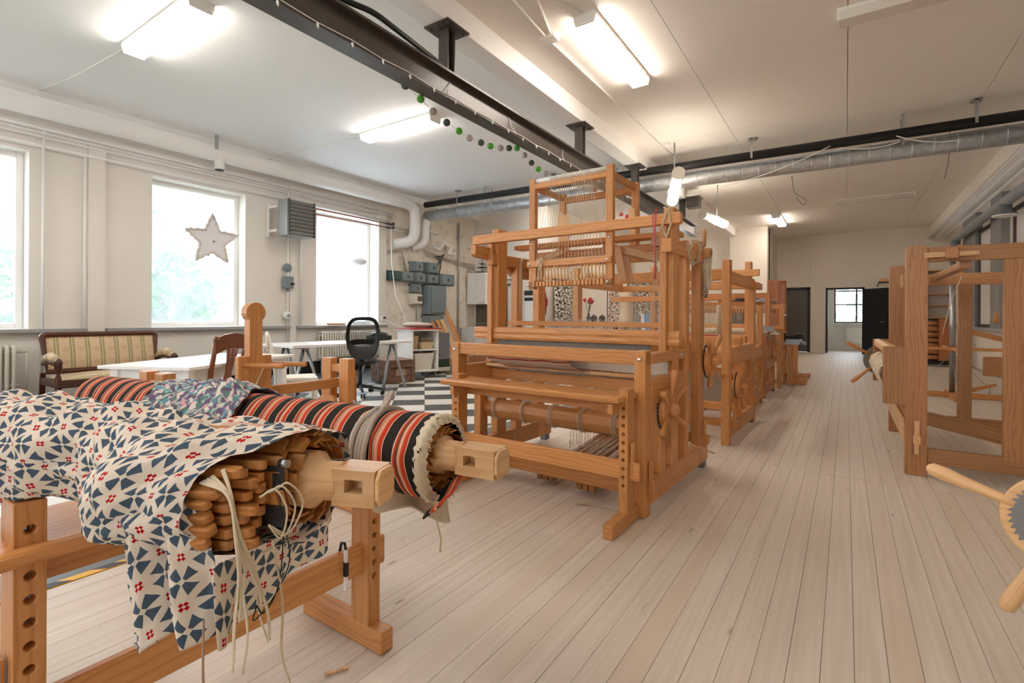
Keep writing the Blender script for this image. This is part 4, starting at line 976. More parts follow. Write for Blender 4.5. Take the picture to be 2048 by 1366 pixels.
# --- the loom on the right, turned sideways to the aisle
LR = thing('floor_loom', 'brown loom on the right of the aisle, turned sideways, with yarn on its rear beam', 'loom', (.36, 4.60, 0), R(0), 'floor looms in a row along the aisle')
PB = PINE_DARK
def roundtop(x0, x1, y0, y1, z0, z1, r=.035):
    pts = [(x0, z0), (x1, z0)] + [(x1 - r + r * math.cos(a), z1 - r + r * math.sin(a)) for a in [PI / 2 * k / 4 for k in range(5)]] + [(x0 + r + r * math.cos(a), z1 - r + r * math.sin(a)) for a in [PI / 2 + PI / 2 * k / 4 for k in range(5)]]
    return M().prism(pts, (0, y1, 0), (1, 0, 0), (0, 0, 1), y1 - y0)
for y0, h, nm in ((0, 1.655, 'near'), (1.66, 1.655, 'far')):
    obj('corner_post', roundtop(0, .125, y0, y0 + .07, 0, h), PB, LR, bev=.004)
    obj('inner_post', M().box(.52, .70 if y0 == 0 else .62, y0 + .005, y0 + .065, .17, 1.53 if y0 == 0 else 1.46), PB, LR, bev=.006)
    obj('front_post', M().box(1.5, 1.62, y0, y0 + .07, 0, .95), PB, LR, bev=.006)
    obj('bottom_rail', M().box(.125, 1.6, y0 + .01, y0 + .06, .09, .20), PB, LR, bev=.006)
    obj('top_rail', M().box(.125, 1.35, y0 + .01, y0 + .06, 1.53 if y0 == 0 else 1.45, 1.635 if y0 == 0 else 1.56), PB, LR, bev=.006)
    obj('side_rail', M().box(.70, 1.55, y0 + .01, y0 + .06, .60 if y0 else .62, .78), PB, LR, bev=.006)
    obj('rear_plate', M().box(-.13, .005, y0 - .0, y0 + .06, .50, .92), PB, LR, bev=.004)
obj('rear_beam', M().prism([(-.12, .0), (-.12, .05), (-.09, .065), (0, .03), (.0, -.02)], (-.0, .06, .86), (1, 0, 0), (0, 0, 1), -1.6), PINE_PALE, LR, bev=.004)
obj('warp_beam', M().cyl((-.06, .06, .70), (-.06, 1.66, .70), .06, 12), PB, LR)
mm = M(); q = random.Random(4)
for k in range(70): mm.tube([(-.06 + (.085 + q.uniform(0, .02)) * math.cos(a), .12 + k * .0216 + .03 * math.sin(a * .5 + k), .70 + (.085 + q.uniform(0, .02)) * math.sin(a)) for a in [2 * PI * i / 10 for i in range(10)]], .008, 4, closed=True)
obj('wound_yarn', mm, CORD, LR, kind='stuff')
w_ = obj('ratchet_wheel', M().cyl((-.06, 1.76, .70), (-.06, 1.80, .70), .15, 28), plain('grey_ratchet', '6e6a64', .5, .3), LR)
for a in (2.6, 3.9, .7, 5.4): obj('handle', M().lathe([(.014, .04), (.016, .2), (.022, .3), (.018, .34), (.004, .35)], (-.06, 1.78, .70), (math.cos(a), -.1, math.sin(a)), 10), PINE, w_)
obj('cross_rail', M().box(-.005, .03, .07, 1.66, .22, .34), PINE_PALE, LR, bev=.006)
obj('tenon', M().box(.045, .085, -.05, .0, .23, .29), PINE_PALE, LR, bev=.004)
wedge(LR, (.065, -.028, .265), .24, .03, .016, PINE_PALE, 'y')
obj('top_tenon', M().box(.215, .285, -.045, .01, 1.545, 1.62), PB, LR, bev=.006)
obj('top_peg', M().prism([(-.15, -.02), (.14, -.014), (.14, .014), (-.15, .02)], (.25, -.02, 1.575), (1, 0, 0), (0, 0, 1), .014), PINE_PALE, LR, bev=.003)
obj('brace', M().bar((.02, .6, 1.43), (.22, 1.5, 1.56), .02, .10), PINE_PALE, LR, bev=.004)
obj('cross_top', M().box(.30, .36, .06, 1.66, 1.48, 1.53), PB, LR, bev=.005)
for k in range(8): obj('treadle', M().bar((.10, .42 + k * .055, .33 + .004 * k), (1.05, .36 + k * .055, .14 + .004 * k), .032, .03), PB, LR, bev=.003)
obj('treadle_bar', M().box(.04, .08, .06, 1.66, .31, .36), PB, LR, bev=.004)
obj('cloth_beam_handle', M().lathe([(.013, 0), (.015, .1), (.02, .17), (.006, .2)], (.80, 1.75, .52), (-.9, 0, -.35), 10), PINE, LR)
obj('toothed_bar', M().bar((.66, 2.0, 1.00), (1.2, 1.9, .84), .02, .05), PINE, LR)
for x_, z_ in ((.80, 1.20), (.92, 1.14)):
    p = obj('hanging_bobbin', M().lathe([(.008, 0), (.014, .01), (.012, .03), (.022, .05), (.024, .09), (.014, .11)], (x_, 1.75, z_), (0, 0, -1), 10), PINE, LR)
    obj('bobbin_cord', M().tube([(x_, 1.75, z_), (x_ - .0, 1.72, 1.55)], .003, 4), CORD, p)
obj('hanging_cord', M().tube([(.52, 1.5, 1.52), (.45, 1.55, 1.28), (.40, 1.6, .98)], .004, 5), CORD, LR)
# wheel of the loom standing just outside the picture on the right
L6 = thing('floor_loom', 'loom at the right edge, only its toothed wheel and turned handles in view', 'loom', (.46, 1.86, 0), 0, 'floor looms in a row along the aisle')
obj('post', M().box(.12, .24, .03, .13, 0, 1.05), PB, L6, bev=.005); obj('post', M().box(1.3, 1.42, .03, .13, 0, 1.05), PB, L6, bev=.005)
obj('rail', M().box(.24, 1.3, .05, .11, .1, .2), PB, L6, bev=.005)
obj('warp_beam', M().cyl((.0, -.02, .60), (.28, .5, .60), .05, 12), PB, L6)
c = Vector((.0, -.03, .60)); ax = Vector((-.32, -.94, 0)).normalized(); e1 = Vector((.94, -.32, 0)).normalized(); e2 = Vector((0, 0, 1))
w_ = obj('ratchet_wheel', M().cyl(c - ax * .03, c, .118, 40), PINE_PALE, L6, bev=.004)
mm = M().cyl(c - ax * .002, c + ax * .003, .092, 40)
for k in range(40):
    a = 2 * PI * k / 40; d = e1 * math.cos(a) + e2 * math.sin(a); tt = -e1 * math.sin(a) + e2 * math.cos(a)
    mm.prism([(-.0075, 0), (.0075, 0), (.006, .013)], c + d * .09 + ax * .001, tt, d, .003)
obj('ratchet_teeth', mm, plain('ratchet_plate_steel', '8f9094', .35, .8), w_)
for a in (R(163), R(248), R(72), R(338)):
    d = (e1 * math.cos(a) + e2 * math.sin(a) + ax * .05).normalized()
    obj('handle', M().lathe([(.013, .08), (.0135, .13), (.017, .20), (.0205, .25), (.018, .275), (.008, .285), (.001, .287)], c - ax * .015, d, 14), PINE_PALE, w_)
# skein swift on its stand, behind
t = thing('skein_swift', 'tall adjustable skein swift on a cross foot, behind the right-hand loom', 'swift', (1.28, 9.55, 0))
obj('foot', M().box(-.75, .75, -.04, .04, .0, .075), PINE, t, bev=.01); obj('foot', M().box(-.05, .05, -.55, .3, .0, .075), PINE, t, bev=.01)
obj('pole', M().cyl((0, 0, .07), (0, 0, 2.0), .035, 16), STEEL, t); obj('wood_post', M().box(.06, .10, -.02, .06, .07, 2.2), PINE, t, bev=.004)
for z_ in (1.72, .70):
    h = obj('hub', M().box(-.07, .07, -.07, .07, z_ - .03, z_ + .03), PINE, t, bev=.008)
    obj('arm', M().box(-.85, .85, -.02, .02, z_ - .022, z_ + .022), PINE, h, bev=.004); obj('arm', M().box(-.02, .02, -.8, .8, z_ - .02, z_ + .02), PINE, h, bev=.004)
for a in ((-.4, 0), (.4, .0), (0, -.4)): obj('wire_brace', M().tube([(0, 0, .62), (a[0], a[1], .16), (a[0], a[1], .075)], .006, 6), STEEL, t)
# shelf and wood cabinet by the far right wall
t = thing('wall_shelf_unit', 'pale shelf unit with wooden cubby below, in the far right corner', 'shelf', (1.58, 15.6, 0))
obj('side', M().box(0, .03, 0, .35, .12, 2.3), PINE, t); obj('side', M().box(.5, .53, 0, .35, .12, 2.3), PINE, t)
obj('back', M().box(.03, .5, .33, .35, .12, 2.3), CREAM, t)
for z_ in (1.15, 1.45, 1.72, 2.0, 2.28): obj('shelf', M().box(.03, .5, .0, .33, z_, z_ + .025), PINE, t)
obj('lower_cabinet', M().box(.26, .5, -.02, .3, .14, 1.14), CABW, t, bev=.004)
for k in range(7): obj('log', M().cyl((.05, .0, .22 + k * .135), (.25, .0, .22 + k * .135), .055 + .008 * (k % 3), 7), PINE_RED, t)
obj('plinth', M().box(.0, .53, .0, .35, .04, .12), BLACK, t)
# ---------------------------------------------------------------- the foreground: bench, two wrapped beams, winder
bA = bench(.915, (-1.375, .268), PI / 2, 'loom bench in the foreground under the two wrapped beams', seat_z=.662, top=.752, fy=(.11, .32), so=.072)
t = thing('clamp_screw', 'brass thumb screw standing on the near end of the foreground bench seat', 'screw', (-1.36, .30, .668))
obj('shaft', M().cyl((0, 0, 0), (0, 0, .05), .006, 10), plain('brass', 'b79a62', .3, .9), t); obj('head', M().lathe([(.008, .045), (.018, .052), (.018, .058), (.004, .06)], (0, 0, 0), (0, 0, 1), 14), plain('brass_head', 'c8b184', .3, .9), t)
t = thing('threading_hook', 'black and white threading hook hung over the foreground bench rail', 'hook', (-1.362, 1.06, .345))
obj('stem', M().box(.0, .012, -.004, .004, -.12, .012), WHITEP, t); obj('grip', M().box(-.002, .014, -.006, .006, -.075, -.03), BLACK, t)
obj('loop', M().tube([(.006, 0, .01), (.0, 0, .03), (-.016, 0, .028), (-.024, 0, .0), (-.022, 0, -.03)], .005, 6), BLACK, t)
t = thing('wood_chip_strip', 'small segmented wooden strip lying on the boards below the bench', 'wood strip', (-1.33, 1.0, .001), R(60))
for k in range(4): obj('segment', M().box(-.03 + k * .018, -.015 + k * .018, -.006, .006, 0, .006), PINE_PALE, t)

def swept(name, mat, par, prof, s0, s1, ns, nt, mapf, su=1, sv=1, off=(0, 0), a0=0, a1=2 * PI, wrap=True):
    rows = []
    for i in range(ns + 1):
        s = s0 + (s1 - s0) * i / ns
        rows.append([mapf(s, a0 + (a1 - a0) * j / nt, *prof(s, a0 + (a1 - a0) * j / nt)) for j in range(nt if wrap else nt + 1)])
    return obj(name, M().grid(rows, su, sv, off, True, wrap), mat, par)
import mathutils
NZ = mathutils.noise.noise
# patterned roll: local frame, -x along the beam away from its right end, -y towards the viewer
t = thing('wrapped_beam', 'warp beam wrapped in blue-star quilt cotton, cloth hanging off its end, on the foreground bench', 'loom beam', (-.787, .556, .826), math.atan2(.359, .933))
B1 = t
def sm(a, b, x):
    x = min(1, max(0, (x - a) / (b - a))); return x * x * (3 - 2 * x)
def prof1(s, a):
    nf = .19 + .02 * sm(.0, .2, s) - .13 * sm(.16, .50, s) + .015 * math.sin(s * 11)   # reach towards the viewer
    nb = .105
    cy = (nb - nf) / 2; ry = (nb + nf) / 2; rz_ = .092 + .004 * sm(.0, .5, s)
    lump = .010 * NZ(Vector((s * 4, a * 1.0, 3.1))) + .010 * NZ(Vector((s * 14 + a * 3, a * 2.2, 9.7))) + .005 * NZ(Vector((s * 30 + a * 5, a * 4, 1.7)))
    fold = (.009 * math.sin(s * 34 + a * 3.2 + 2.5 * NZ(Vector((s * 4, a, 0)))) + .0055 * math.sin(s * 61 - a * 4.5 + 3 * NZ(Vector((s * 6, a * 1.5, 4))))) * (1 if s > .1 else s / .1)
    return cy, ry + lump + fold, rz_ + lump + fold * .8, .022 * sm(.05, .9, s)
def map1(s, a, cy, ry, rz_, lift):
    ca, sa = math.cos(a), math.sin(a)
    e = -math.copysign(abs(ca) ** .85, ca)
    slant = .05 * ca          # the cloth edge is pulled back on the viewer's side
    return Vector((-s - (.09 * max(0, -e) * 0 + .10 * max(0, ca)) * max(0, 1 - s * 3), cy + e * ry, lift + math.copysign(abs(sa) ** .9, sa) * rz_))
swept('cloth_cover', QUILT, t, prof1, .0, 1.35, 150, 96, map1, 1, 1)
# hanging end of the cloth, folded in soft pleats
rows = []
for i in range(45):
    v = i / 44; row = []
    for j in range(101):
        u = j / 100
        x_ = -(.105 * (1 - v) + .035 * v) - u * (.095 + .045 * v)
        pl = .017 * math.sin(u * 13 + 1.0 * v + .6) * (.2 + v * .9) + .009 * NZ(Vector((u * 5, v * 4, 5))) + .005 * NZ(Vector((u * 14, v * 7, 2)))
        z = .04 - (.225 + .012 * math.sin(u * 7 + 1) - .02 * (1 - u) ** 2) * v
        row.append((x_ + .010 * math.sin(v * 5 + u * 4) * v, -.205 + .035 * (1 - u) - .015 * v + pl, z))
    rows.append(row)
o = obj('cloth_fall', M().grid(rows, 1, 1, (.31, .17)), QUILT, t)
md = o.modifiers.new('thick', 'SOLIDIFY'); md.thickness = .0015
rows = []
for i in range(31):
    v = i / 30; row = []
    for j in range(61):
        u = j / 60
        y = -.205 + .31 * u; s = .0 + .05 * v * math.sin(u * 6) * .3
        pl = .012 * math.sin(u * 17 + v) * v
        L = .135 * (1 - .55 * u ** 1.6) + .01 * math.sin(u * 9)
        row.append((-s - .03 + pl - .02 * v, y + .02 * v, -.06 - L * v - .02 * (1 - abs(2 * u - 1))))
    rows.append(row)
o = obj('cloth_fall', M().grid(rows, 1, 1, (.9, .6)), QUILT, t); md = o.modifiers.new('thick', 'SOLIDIFY'); md.thickness = .0015
# core of the beam with its slotted end block
obj('beam_core', M().cyl((-1.3, 0, 0), (-.005, 0, 0), .052, 8), PINE_PALE, t, bev=.003)
obj('beam_neck', M().lathe([(.05, -.02), (.05, -.005), (.034, .012), (.034, .05)], (0, 0, 0), (1, 0, 0), 24), PINE_PALE, t)
def endblock(par, h=.031, x0=.045, x1=.125):
    mm = M()
    a = h * .46
    mm.box(x0, x1, -h, h, a, h).box(x0, x1, -h, h, -h, -a + .006).box(x0, x0 + .024, -h, h, -a + .006, a).box(x0 + .058, x1, -h, h, -a + .006, a)
    b = obj('end_block', mm, PINE_PALE, par)
    obj('slot_back', M().box(x0 + .024, x0 + .058, .0, h - .004, -a + .006, a), PINE_PALE, b)
    obj('chamfer', M().prism([(-h, -h * .6), (-h * .6, -h), (h * .6, -h), (h, -h * .6), (h, h * .6), (h * .6, h), (-h * .6, h), (-h, h * .6)], (x1, 0, 0), (0, 1, 0), (0, 0, 1), .008), PINE_PALE, b, bev=.003)
    return b
endblock(t)
# thin slats wound round the core, and the bundle of round-ended warp sticks beside it
q = random.Random(7)
sl = None
for lay in range(4):
    r = .061 + lay * .0085; n = 13 + lay * 2
    for k in range(n):
        a = 2 * PI * k / n + lay * .3 + q.uniform(-.06, .06)
        if lay >= 2 and not (-.3 < math.sin(a) or math.cos(a) > 0): continue
        rr = r + q.uniform(-.002, .003)
        y, z = math.cos(a) * rr, math.sin(a) * rr
        tx = q.uniform(-.035, -.0)
        tt = Vector((0, -math.sin(a + .25), math.cos(a + .25)))
        mx = Matrix((Vector((1, 0, 0)), tt, Vector((1, 0, 0)).cross(tt))).transposed().to_4x4(); mx.translation = (tx, y, z)
        obj('slat', M().box(-.3, 0, -.0135, .0135, -.0022, .0022, mx), SLATW, t)
for r_ in range(7):
    for c_ in range(4):
        y = -.098 - c_ * .0225 + q.uniform(-.003, .003); z = .052 - r_ * .0185 + q.uniform(-.002, .002) - .006 * (c_ % 2)
        if (r_ in (0,) and c_ == 3) or (r_ == 6 and c_ in (0, 3)): continue
        w_ = .0098; hh = .0082; xe = -.025 + q.uniform(-.016, .012) - c_ * .012
        if r_ == 2 and c_ == 3: w_ = .008
        p = [(-.25, -w_), (xe - .008, -w_), (xe - .002, -w_ * .75), (xe, -w_ * .3), (xe, w_ * .3), (xe - .002, w_ * .75), (xe - .008, w_), (-.25, w_)]
        rot = q.uniform(-.12, .12) + (.45 if c_ == 3 else 0)
        obj('warp_stick', M().prism(p, (0, y, z - hh), (1, 0, 0), (0, math.cos(rot), math.sin(rot)), hh * 1.9), SLATW, t, bev=.003)
obj('steel_plate', M().box(-.2, -.012, -.082, -.076, -.055, .045), plain('dark_steel_plate', '4c4c4e', .4, .6), t); obj('plate_screw', M().cyl((-.02, -.079, .05), (-.004, -.079, .05), .007, 12), STEEL, t)
def wv(pts, r=.004, n=5):
    m = 5; P_ = spline(pts, m)
    if isinstance(r, list): r = [r[min(len(r) - 1, i // m)] * .42 for i in range(len(P_))]
    else: r = r * .55
    return M().tube(P_, r, n)
for k in range(12):
    a = q.uniform(0, 1); e_ = q.uniform(-.02, .02)
    obj('tie_tape', wv([(-.06 - .03 * a, -.15 - .02 * a, .06 - .02 * a), (-.03, -.172 - .008 * a, .03), (-.012 + .006 * a, -.178 - .008 * a + e_ * .3, -.03), (-.004, -.172 + e_, -.08 - .01 * a), (.0 + .01 * math.sin(k), -.168 + e_ * 1.6, -.115 - .05 * a), (.004 * math.sin(k), -.165 + e_ * 2.2, -.14 - .085 * a)], [.0045, .005, .0055, .0045, .004, .003], 5), CORD, t)
for k in range(3): obj('tie_tape', wv([(-.0, -.15 + .02 * k, .02), (.02, -.14 + .015 * k, .03), (.025, -.12 + .02 * k, -.01), (.01, -.115 + .01 * k, -.055), (.0, -.13, -.03)], .003, 5), CORD, t)
obj('long_tape', wv([(.0, -.12, -.06), (.01, -.11, -.16), (.005, -.105, -.24), (.015, -.095, -.30)], [.004, .005, .004, .002], 5), TWINE, t)
obj('pink_tape', wv([(-.06, -.19, -.15), (-.06, -.19, -.24), (-.055, -.185, -.30)], [.004, .005, .005], 5), plain('old_pink_tape', 'a88676', .9), t)
for k in range(2): obj('black_cord', wv([(-.01, -.10, .03 - .02 * k), (.006, -.105, -.03), (.008, -.11 + .02 * k, -.10), (.006, -.12, -.14), (.0, -.14 - .02 * k, -.16), (.0, -.155, -.14)], .0017, 5), BLACKY, t)

# striped roll
t = thing('wrapped_beam', 'warp beam wrapped in red, black and cream striped wool, on the foreground bench', 'loom beam', (-.86, .977, .765), math.atan2(.114, .993))
B2 = t
def prof2(s, a):
    l = .006 * NZ(Vector((s * 3, a * .8, 1))) + .003 * NZ(Vector((s * 12, a * 2, 4)))
    tie = -.007 * math.exp(-((s - .205) / .03) ** 2)
    sag = .022 * max(0, -math.sin(a)) * math.exp(-(s / .25) ** 2)
    return 0, .100 + l + tie, .100 + l + tie + sag, 0
def map2(s, a, cy, ry, rz_, lift): return Vector((-s + (.02 * NZ(Vector((a * 2, 0, 2))) if s < .02 else 0), math.cos(a) * ry, math.sin(a) * rz_))
swept('cloth_cover', RAGRUG, t, prof2, .008, 1.72, 110, 64, map2, 1, 1)
# frayed white selvedge turned round the end
q = random.Random(12)
rows = []
for i in range(7):
    x_ = -.022 + .0045 * i; rr = .1025 - .009 * max(0, i - 4) ** 1.3
    rows.append([(x_ + .004 * math.sin(j * 2.3), math.cos(2 * PI * j / 72) * (rr + q.uniform(-.002, .002)), math.sin(2 * PI * j / 72) * (rr + q.uniform(-.002, .002)) - .022 * max(0, -math.sin(2 * PI * j / 72))) for j in range(72)])
obj('selvedge', M().grid(rows, 1, 1, (0, 0), True, True), CORD, t)
mm = M()
for k in range(170):
    a = q.uniform(0, 2 * PI); r = .096 + q.uniform(-.008, .005); z_ = math.sin(a) * r - .022 * max(0, -math.sin(a))
    mm.tube([(-.004 + q.uniform(-.010, .004), math.cos(a) * r, z_), (.004 + q.uniform(0, .012), math.cos(a) * (r - .006), z_ - q.uniform(.0, .012))], .0009, 3, caps=False)
obj('fringe', mm, CORD, t, kind='stuff')
# loose flap of the rug hanging off the far side
rows = []
for i in range(13):
    u = i / 12
    rows.append([(-.02 - .26 * v + .05 * u + .008 * math.sin(v * 14), .03 - .05 * u + .02 * math.sin(v * 6), -.085 - .075 * math.sin(u * 1.5) - .015 * math.sin(v * 9) * u) for v in [j / 24 for j in range(25)]])
o = obj('cloth_flap', M().grid(rows, 1, 1), CORD, t); md = o.modifiers.new('thick', 'SOLIDIFY'); md.thickness = .004
rows = [[(.01 + .05 * u - .0 * v, .095 - .20 * v, -.03 - .10 * v + .04 * u + .006 * math.sin(v * 15)) for v in [j / 20 for j in range(21)]] for u in [i / 5 for i in range(6)]]
o = obj('cloth_flap', M().grid(rows, 1, 1), RAGRUG, t); md = o.modifiers.new('thick', 'SOLIDIFY'); md.thickness = .005
obj('beam_core', M().cyl((-1.75, 0, 0), (-.0, 0, 0), .050, 12), PINE_PALE, t); obj('beam_neck', M().lathe([(.05, -.02), (.048, .004), (.038, .012), (.037, .06)], (0, 0, 0), (1, 0, 0), 24), PINE_PALE, t)
endblock(t, .034, .055, .165)
for k in range(44):
    a = 2 * PI * k / 22 + q.uniform(-.1, .1); r = .060 if k < 22 else .075; r += q.uniform(-.004, .006)
    tt = Vector((0, -math.sin(a + .5), math.cos(a + .5)))
    mx = Matrix((Vector((1, 0, 0)), tt, Vector((1, 0, 0)).cross(tt))).transposed().to_4x4(); mx.translation = (q.uniform(-.02, .012), math.cos(a) * r, math.sin(a) * r)
    obj('paper_edge', M().box(-.3, 0, -.014, .014, -.0012, .0012, mx), SLATW, t)
mm = M()
for k in range(3):
    mm.tube([(-.205 + .012 * k + .004 * math.sin(a * 3), math.cos(a) * .101, math.sin(a) * .101) for a in [2 * PI * i / 36 for i in range(36)]], .008, 6, closed=True)
g_ = obj('tie_band', mm, plain('grey_cloth_tie', 'a89b8f', .9), t)
obj('tie_knot', M().tube(spline([(-.19, -.015, .1), (-.185, -.012, .112), (-.178, -.004, .132), (-.17, .002, .150)], 3), [.009] * 4 + [.007] * 6, 7).tube(spline([(-.192, -.012, .1), (-.192, -.008, .12), (-.186, .002, .148)], 3), [.008] * 3 + [.006] * 4, 7), plain('grey_cloth_knot', 'b3a699', .9), g_)
obj('tie_tail', M().tube(spline([(-.185, -.02, .104), (-.175, -.075, .08), (-.172, -.107, .02), (-.18, -.11, -.045)], 4), [.007] * 9 + [.005] * 4, 7).tube(spline([(-.2, -.03, .104), (-.215, -.085, .07), (-.22, -.108, .0), (-.215, -.106, -.04), (-.19, -.09, -.075)], 4), [.008] * 11 + [.012, .012, .010, .008, .007, .006], 7), plain('grey_cloth_tail', 'aea094', .9), g_)
obj('hanging_twine', M().tube([(.02, -.06, -.11), (.022, -.06, -.15), (.03, -.055, -.19), (.024, -.05, -.225)], .0022, 5).lathe([(.004, 0), (.010, .01), (.011, .03), (.003, .04)], (.02, -.06, -.10), (0, 0, -1), 8), TWINE, t)
# scarf thrown over the striped roll
rows = []
q = random.Random(21)
for i in range(37):
    u = i / 36; row = []
    for j in range(41):
        v = j / 40
        x_ = -1.22 + .50 * u + .03 * math.sin(v * 7); a = R(165) - R(150) * v * (.75 + .25 * math.sin(u * 3))
        w_ = .010 + .020 * abs(NZ(Vector((u * 4.5, v * 3.5, 2)))) + .016 * abs(NZ(Vector((u * 10, v * 8, 6)))) + .025 * math.exp(-((u - .80) / .12) ** 2 - ((v - .5) / .3) ** 2) + .02 * math.exp(-((u - .5) / .1) ** 2 - ((v - .5) / .25) ** 2)
        r = .098 + w_
        row.append((x_, math.cos(a) * r * 1.02, math.sin(a) * r))
    rows.append(row)
Wd = B2.location; o = obj('scarf', M().grid(rows, 1.2, 1.2), SCARF, label='crumpled paisley scarf in green, pink and violet thrown over the striped roll', cat='scarf', loc=tuple(Wd), rz=math.atan2(.114, .993))
md = o.modifiers.new('thick', 'SOLIDIFY'); md.thickness = .002

# warp winder: two end frames with rails, a toothed wheel and a tall slotted post
t = thing('yarn_winder', 'wooden yarn winder with a tall round-topped post and a toothed wheel, behind the striped roll', 'winder', (-2.5, 0, 0))
WN = t
for y0 in (.93, 1.865):
    for x0 in (-.10, .06):
        obj('end_post', M().box(x0 - .02, x0 + .065, y0, y0 + .05, .05, .872), PINE, t, bev=.005)
    obj('cross_bar', M().box(-.06, .06, y0 + .008, y0 + .042, .79, .835), PINE, t, bev=.004); obj('cross_bar', M().box(-.06, .06, y0 + .008, y0 + .042, .42, .48), PINE, t, bev=.004)
    obj('foot', M().box(-.24, .24, y0 - .005, y0 + .055, 0, .07), PINE, t, bev=.006)
obj('upper_rail', M().box(-.015, .02, .86, 2.0, .70, .755), PINE, t, bev=.006)
obj('lower_rail', M().box(-.02, .015, .9, 1.95, .53, .60), PINE, t, bev=.006)
obj('end_lug', M().box(.05, .10, 1.91, 1.95, .60, .80), PINE, t, bev=.006)
obj('clamp_board', M().box(.025, .06, 1.275, 1.335, .05, .92), PINE, t, bev=.005); obj('clamp_board', M().box(.025, .06, 1.395, 1.445, .05, .92), PINE, t, bev=.005)
pts = [(-.033, .05), (.033, .05), (.033, 1.10)] + [(.05 * math.sin(a), 1.135 - .05 * math.cos(a)) for a in [R(45) + R(270) * k / 14 for k in range(15)]] + [(-.033, 1.10)]
obj('tall_post', M().prism(pts, (.055, 1.365, .0), (0, 1, 0), (0, 0, 1), -.05), PINE, t, bev=.005)
for y0 in (1.30, 1.42): obj('peg', M().lathe([(.012, 0), (.012, .2), (.014, .205), (.01, .22)], (.04, y0, .875), (.85, .45, .0), 12), PINE, t)
for y0 in (1.29, 1.43): obj('screw_eye', M().tube([(.04, y0 + .012 * math.cos(a), .945 + .012 * math.sin(a)) for a in [2 * PI * i / 12 for i in range(12)]], .002, 6, closed=True), STEEL, t)
obj('cord', M().tube([(.07, 1.40, .87), (.07, 1.36, .78), (.065, 1.31, .66)], .004, 6), TWINE, t)
w_ = obj('toothed_wheel', M().cyl((.0, 1.56, .57), (.012, 1.59, .57), .105, 28), PINE, t, bev=.003)
mm = M()
for k in range(28):
    a = 2 * PI * k / 28; mm.box(.105 * math.cos(a) - .006, .105 * math.cos(a) + .006, 1.565, 1.59, .57 + .105 * math.sin(a) - .006, .57 + .105 * math.sin(a) + .006)
obj('teeth', mm, PINE, w_); obj('axle', M().cyl((0, 1.57, .57), (.0, 1.87, .57), .032, 16), PINE, t)
obj('flange', M().cyl((0, 1.81, .57), (.0, 1.835, .57), .10, 28), PINE, t, bev=.003)
obj('crank_pin', M().tube([(.125, 1.9, .63), (.13, 1.92, .60), (.13, 1.94, .45)], .006, 6), STEEL, t)

q = random.Random(19); mm = M()
for k in range(5): mm.tube(spline([(q.uniform(-.05, .05), q.uniform(-.03, .03), .004 + .004 * k) for _ in range(6)], 4), .0022, 4)
mm.tube(spline([(.0, 0, .004), (.08, .02, .004), (.18, .03, .004), (.27, .05, .004)], 4), .003, 4)
obj('yarn_scrap', mm, CORD, label='small tangle of white yarn on the floor in front of the drawloom treadles', cat='yarn', loc=(-1.30, 2.72, 0))
# ---------------------------------------------------------------- furniture by the window wall
t = thing('settee', 'antique settee with dark mahogany frame and beige striped damask back, under the windows', 'settee', (-7.95, 1.83, 0), 0)
def rr(x0, x1, z0, z1, r):  # rounded rectangle in (y, z)
    out = []
    for cx, cz, a0 in ((x1 - r, z1 - r, 0), (x0 + r, z1 - r, 90), (x0 + r, z0 + .01, 180), (x1 - r, z0 + .01, 270)):
        rr_ = r if a0 < 180 else .01
        out += [(cx + rr_ * math.cos(R(a0 + 90 * k / 5)), cz + rr_ * math.sin(R(a0 + 90 * k / 5))) for k in range(6)]
    return out
LN = 1.24
outer = rr(0, LN, .40, .90, .06); inner = rr(.055, LN - .055, .455, .845, .02)
mm = M(); n0 = len(outer)
tilt = lambda p, d: Vector((-.12 * (p[1] - .4) / .5 + d, p[0], p[1]))
rows = [[tilt(p, .0) for p in outer], [tilt(p, .035) for p in outer], [tilt((p[0] * .985 + .0075 * LN, p[1]), .05) for p in outer], [tilt(p, .035) for p in inner], [tilt(p, .0) for p in inner]]
obj('back_frame', M().grid(rows, 1, 1, (0, 0), True, True), MAHOG, t)
mm = M().grid([[tilt((.05 + (LN - .1) * i / 20, .45 + .40 * j / 10), .022 + .03 * math.sin(PI * i / 20) ** .5 * math.sin(PI * j / 10) ** .5) for j in range(11)] for i in range(21)])
obj('back_cushion', mm, DAMASK, t)
mm = M()
for k in range(46): mm.ball(tilt((.06 + (LN - .12) * k / 45, .843), .036), .006, 6, 4); mm.ball(tilt((.06 + (LN - .12) * k / 45, .457), .036), .006, 6, 4)
for k in range(14): mm.ball(tilt((.058, .47 + .027 * k), .036), .006, 6, 4); mm.ball(tilt((LN - .058, .47 + .027 * k), .036), .006, 6, 4)
obj('upholstery_nails', mm, BROWNW, t, kind='stuff')
for y0 in (.0, LN - .05): obj('leg', M().bar((-.02, y0 + .025, .42), (-.08, y0 + .025, 0), .05, .05, (0, 1, 0)), MAHOG, t, bev=.006)
obj('seat', M().grid([[(.02 + .56 * i / 10, .03 + (LN - .06) * j / 16, .36 + .07 * (math.sin(PI * i / 10) ** .4) * (math.sin(PI * j / 16) ** .4)) for j in range(17)] for i in range(11)]), DAMASK, t)
obj('seat_rail', M().box(.0, .60, .0, LN, .28, .37), MAHOG, t, bev=.01)
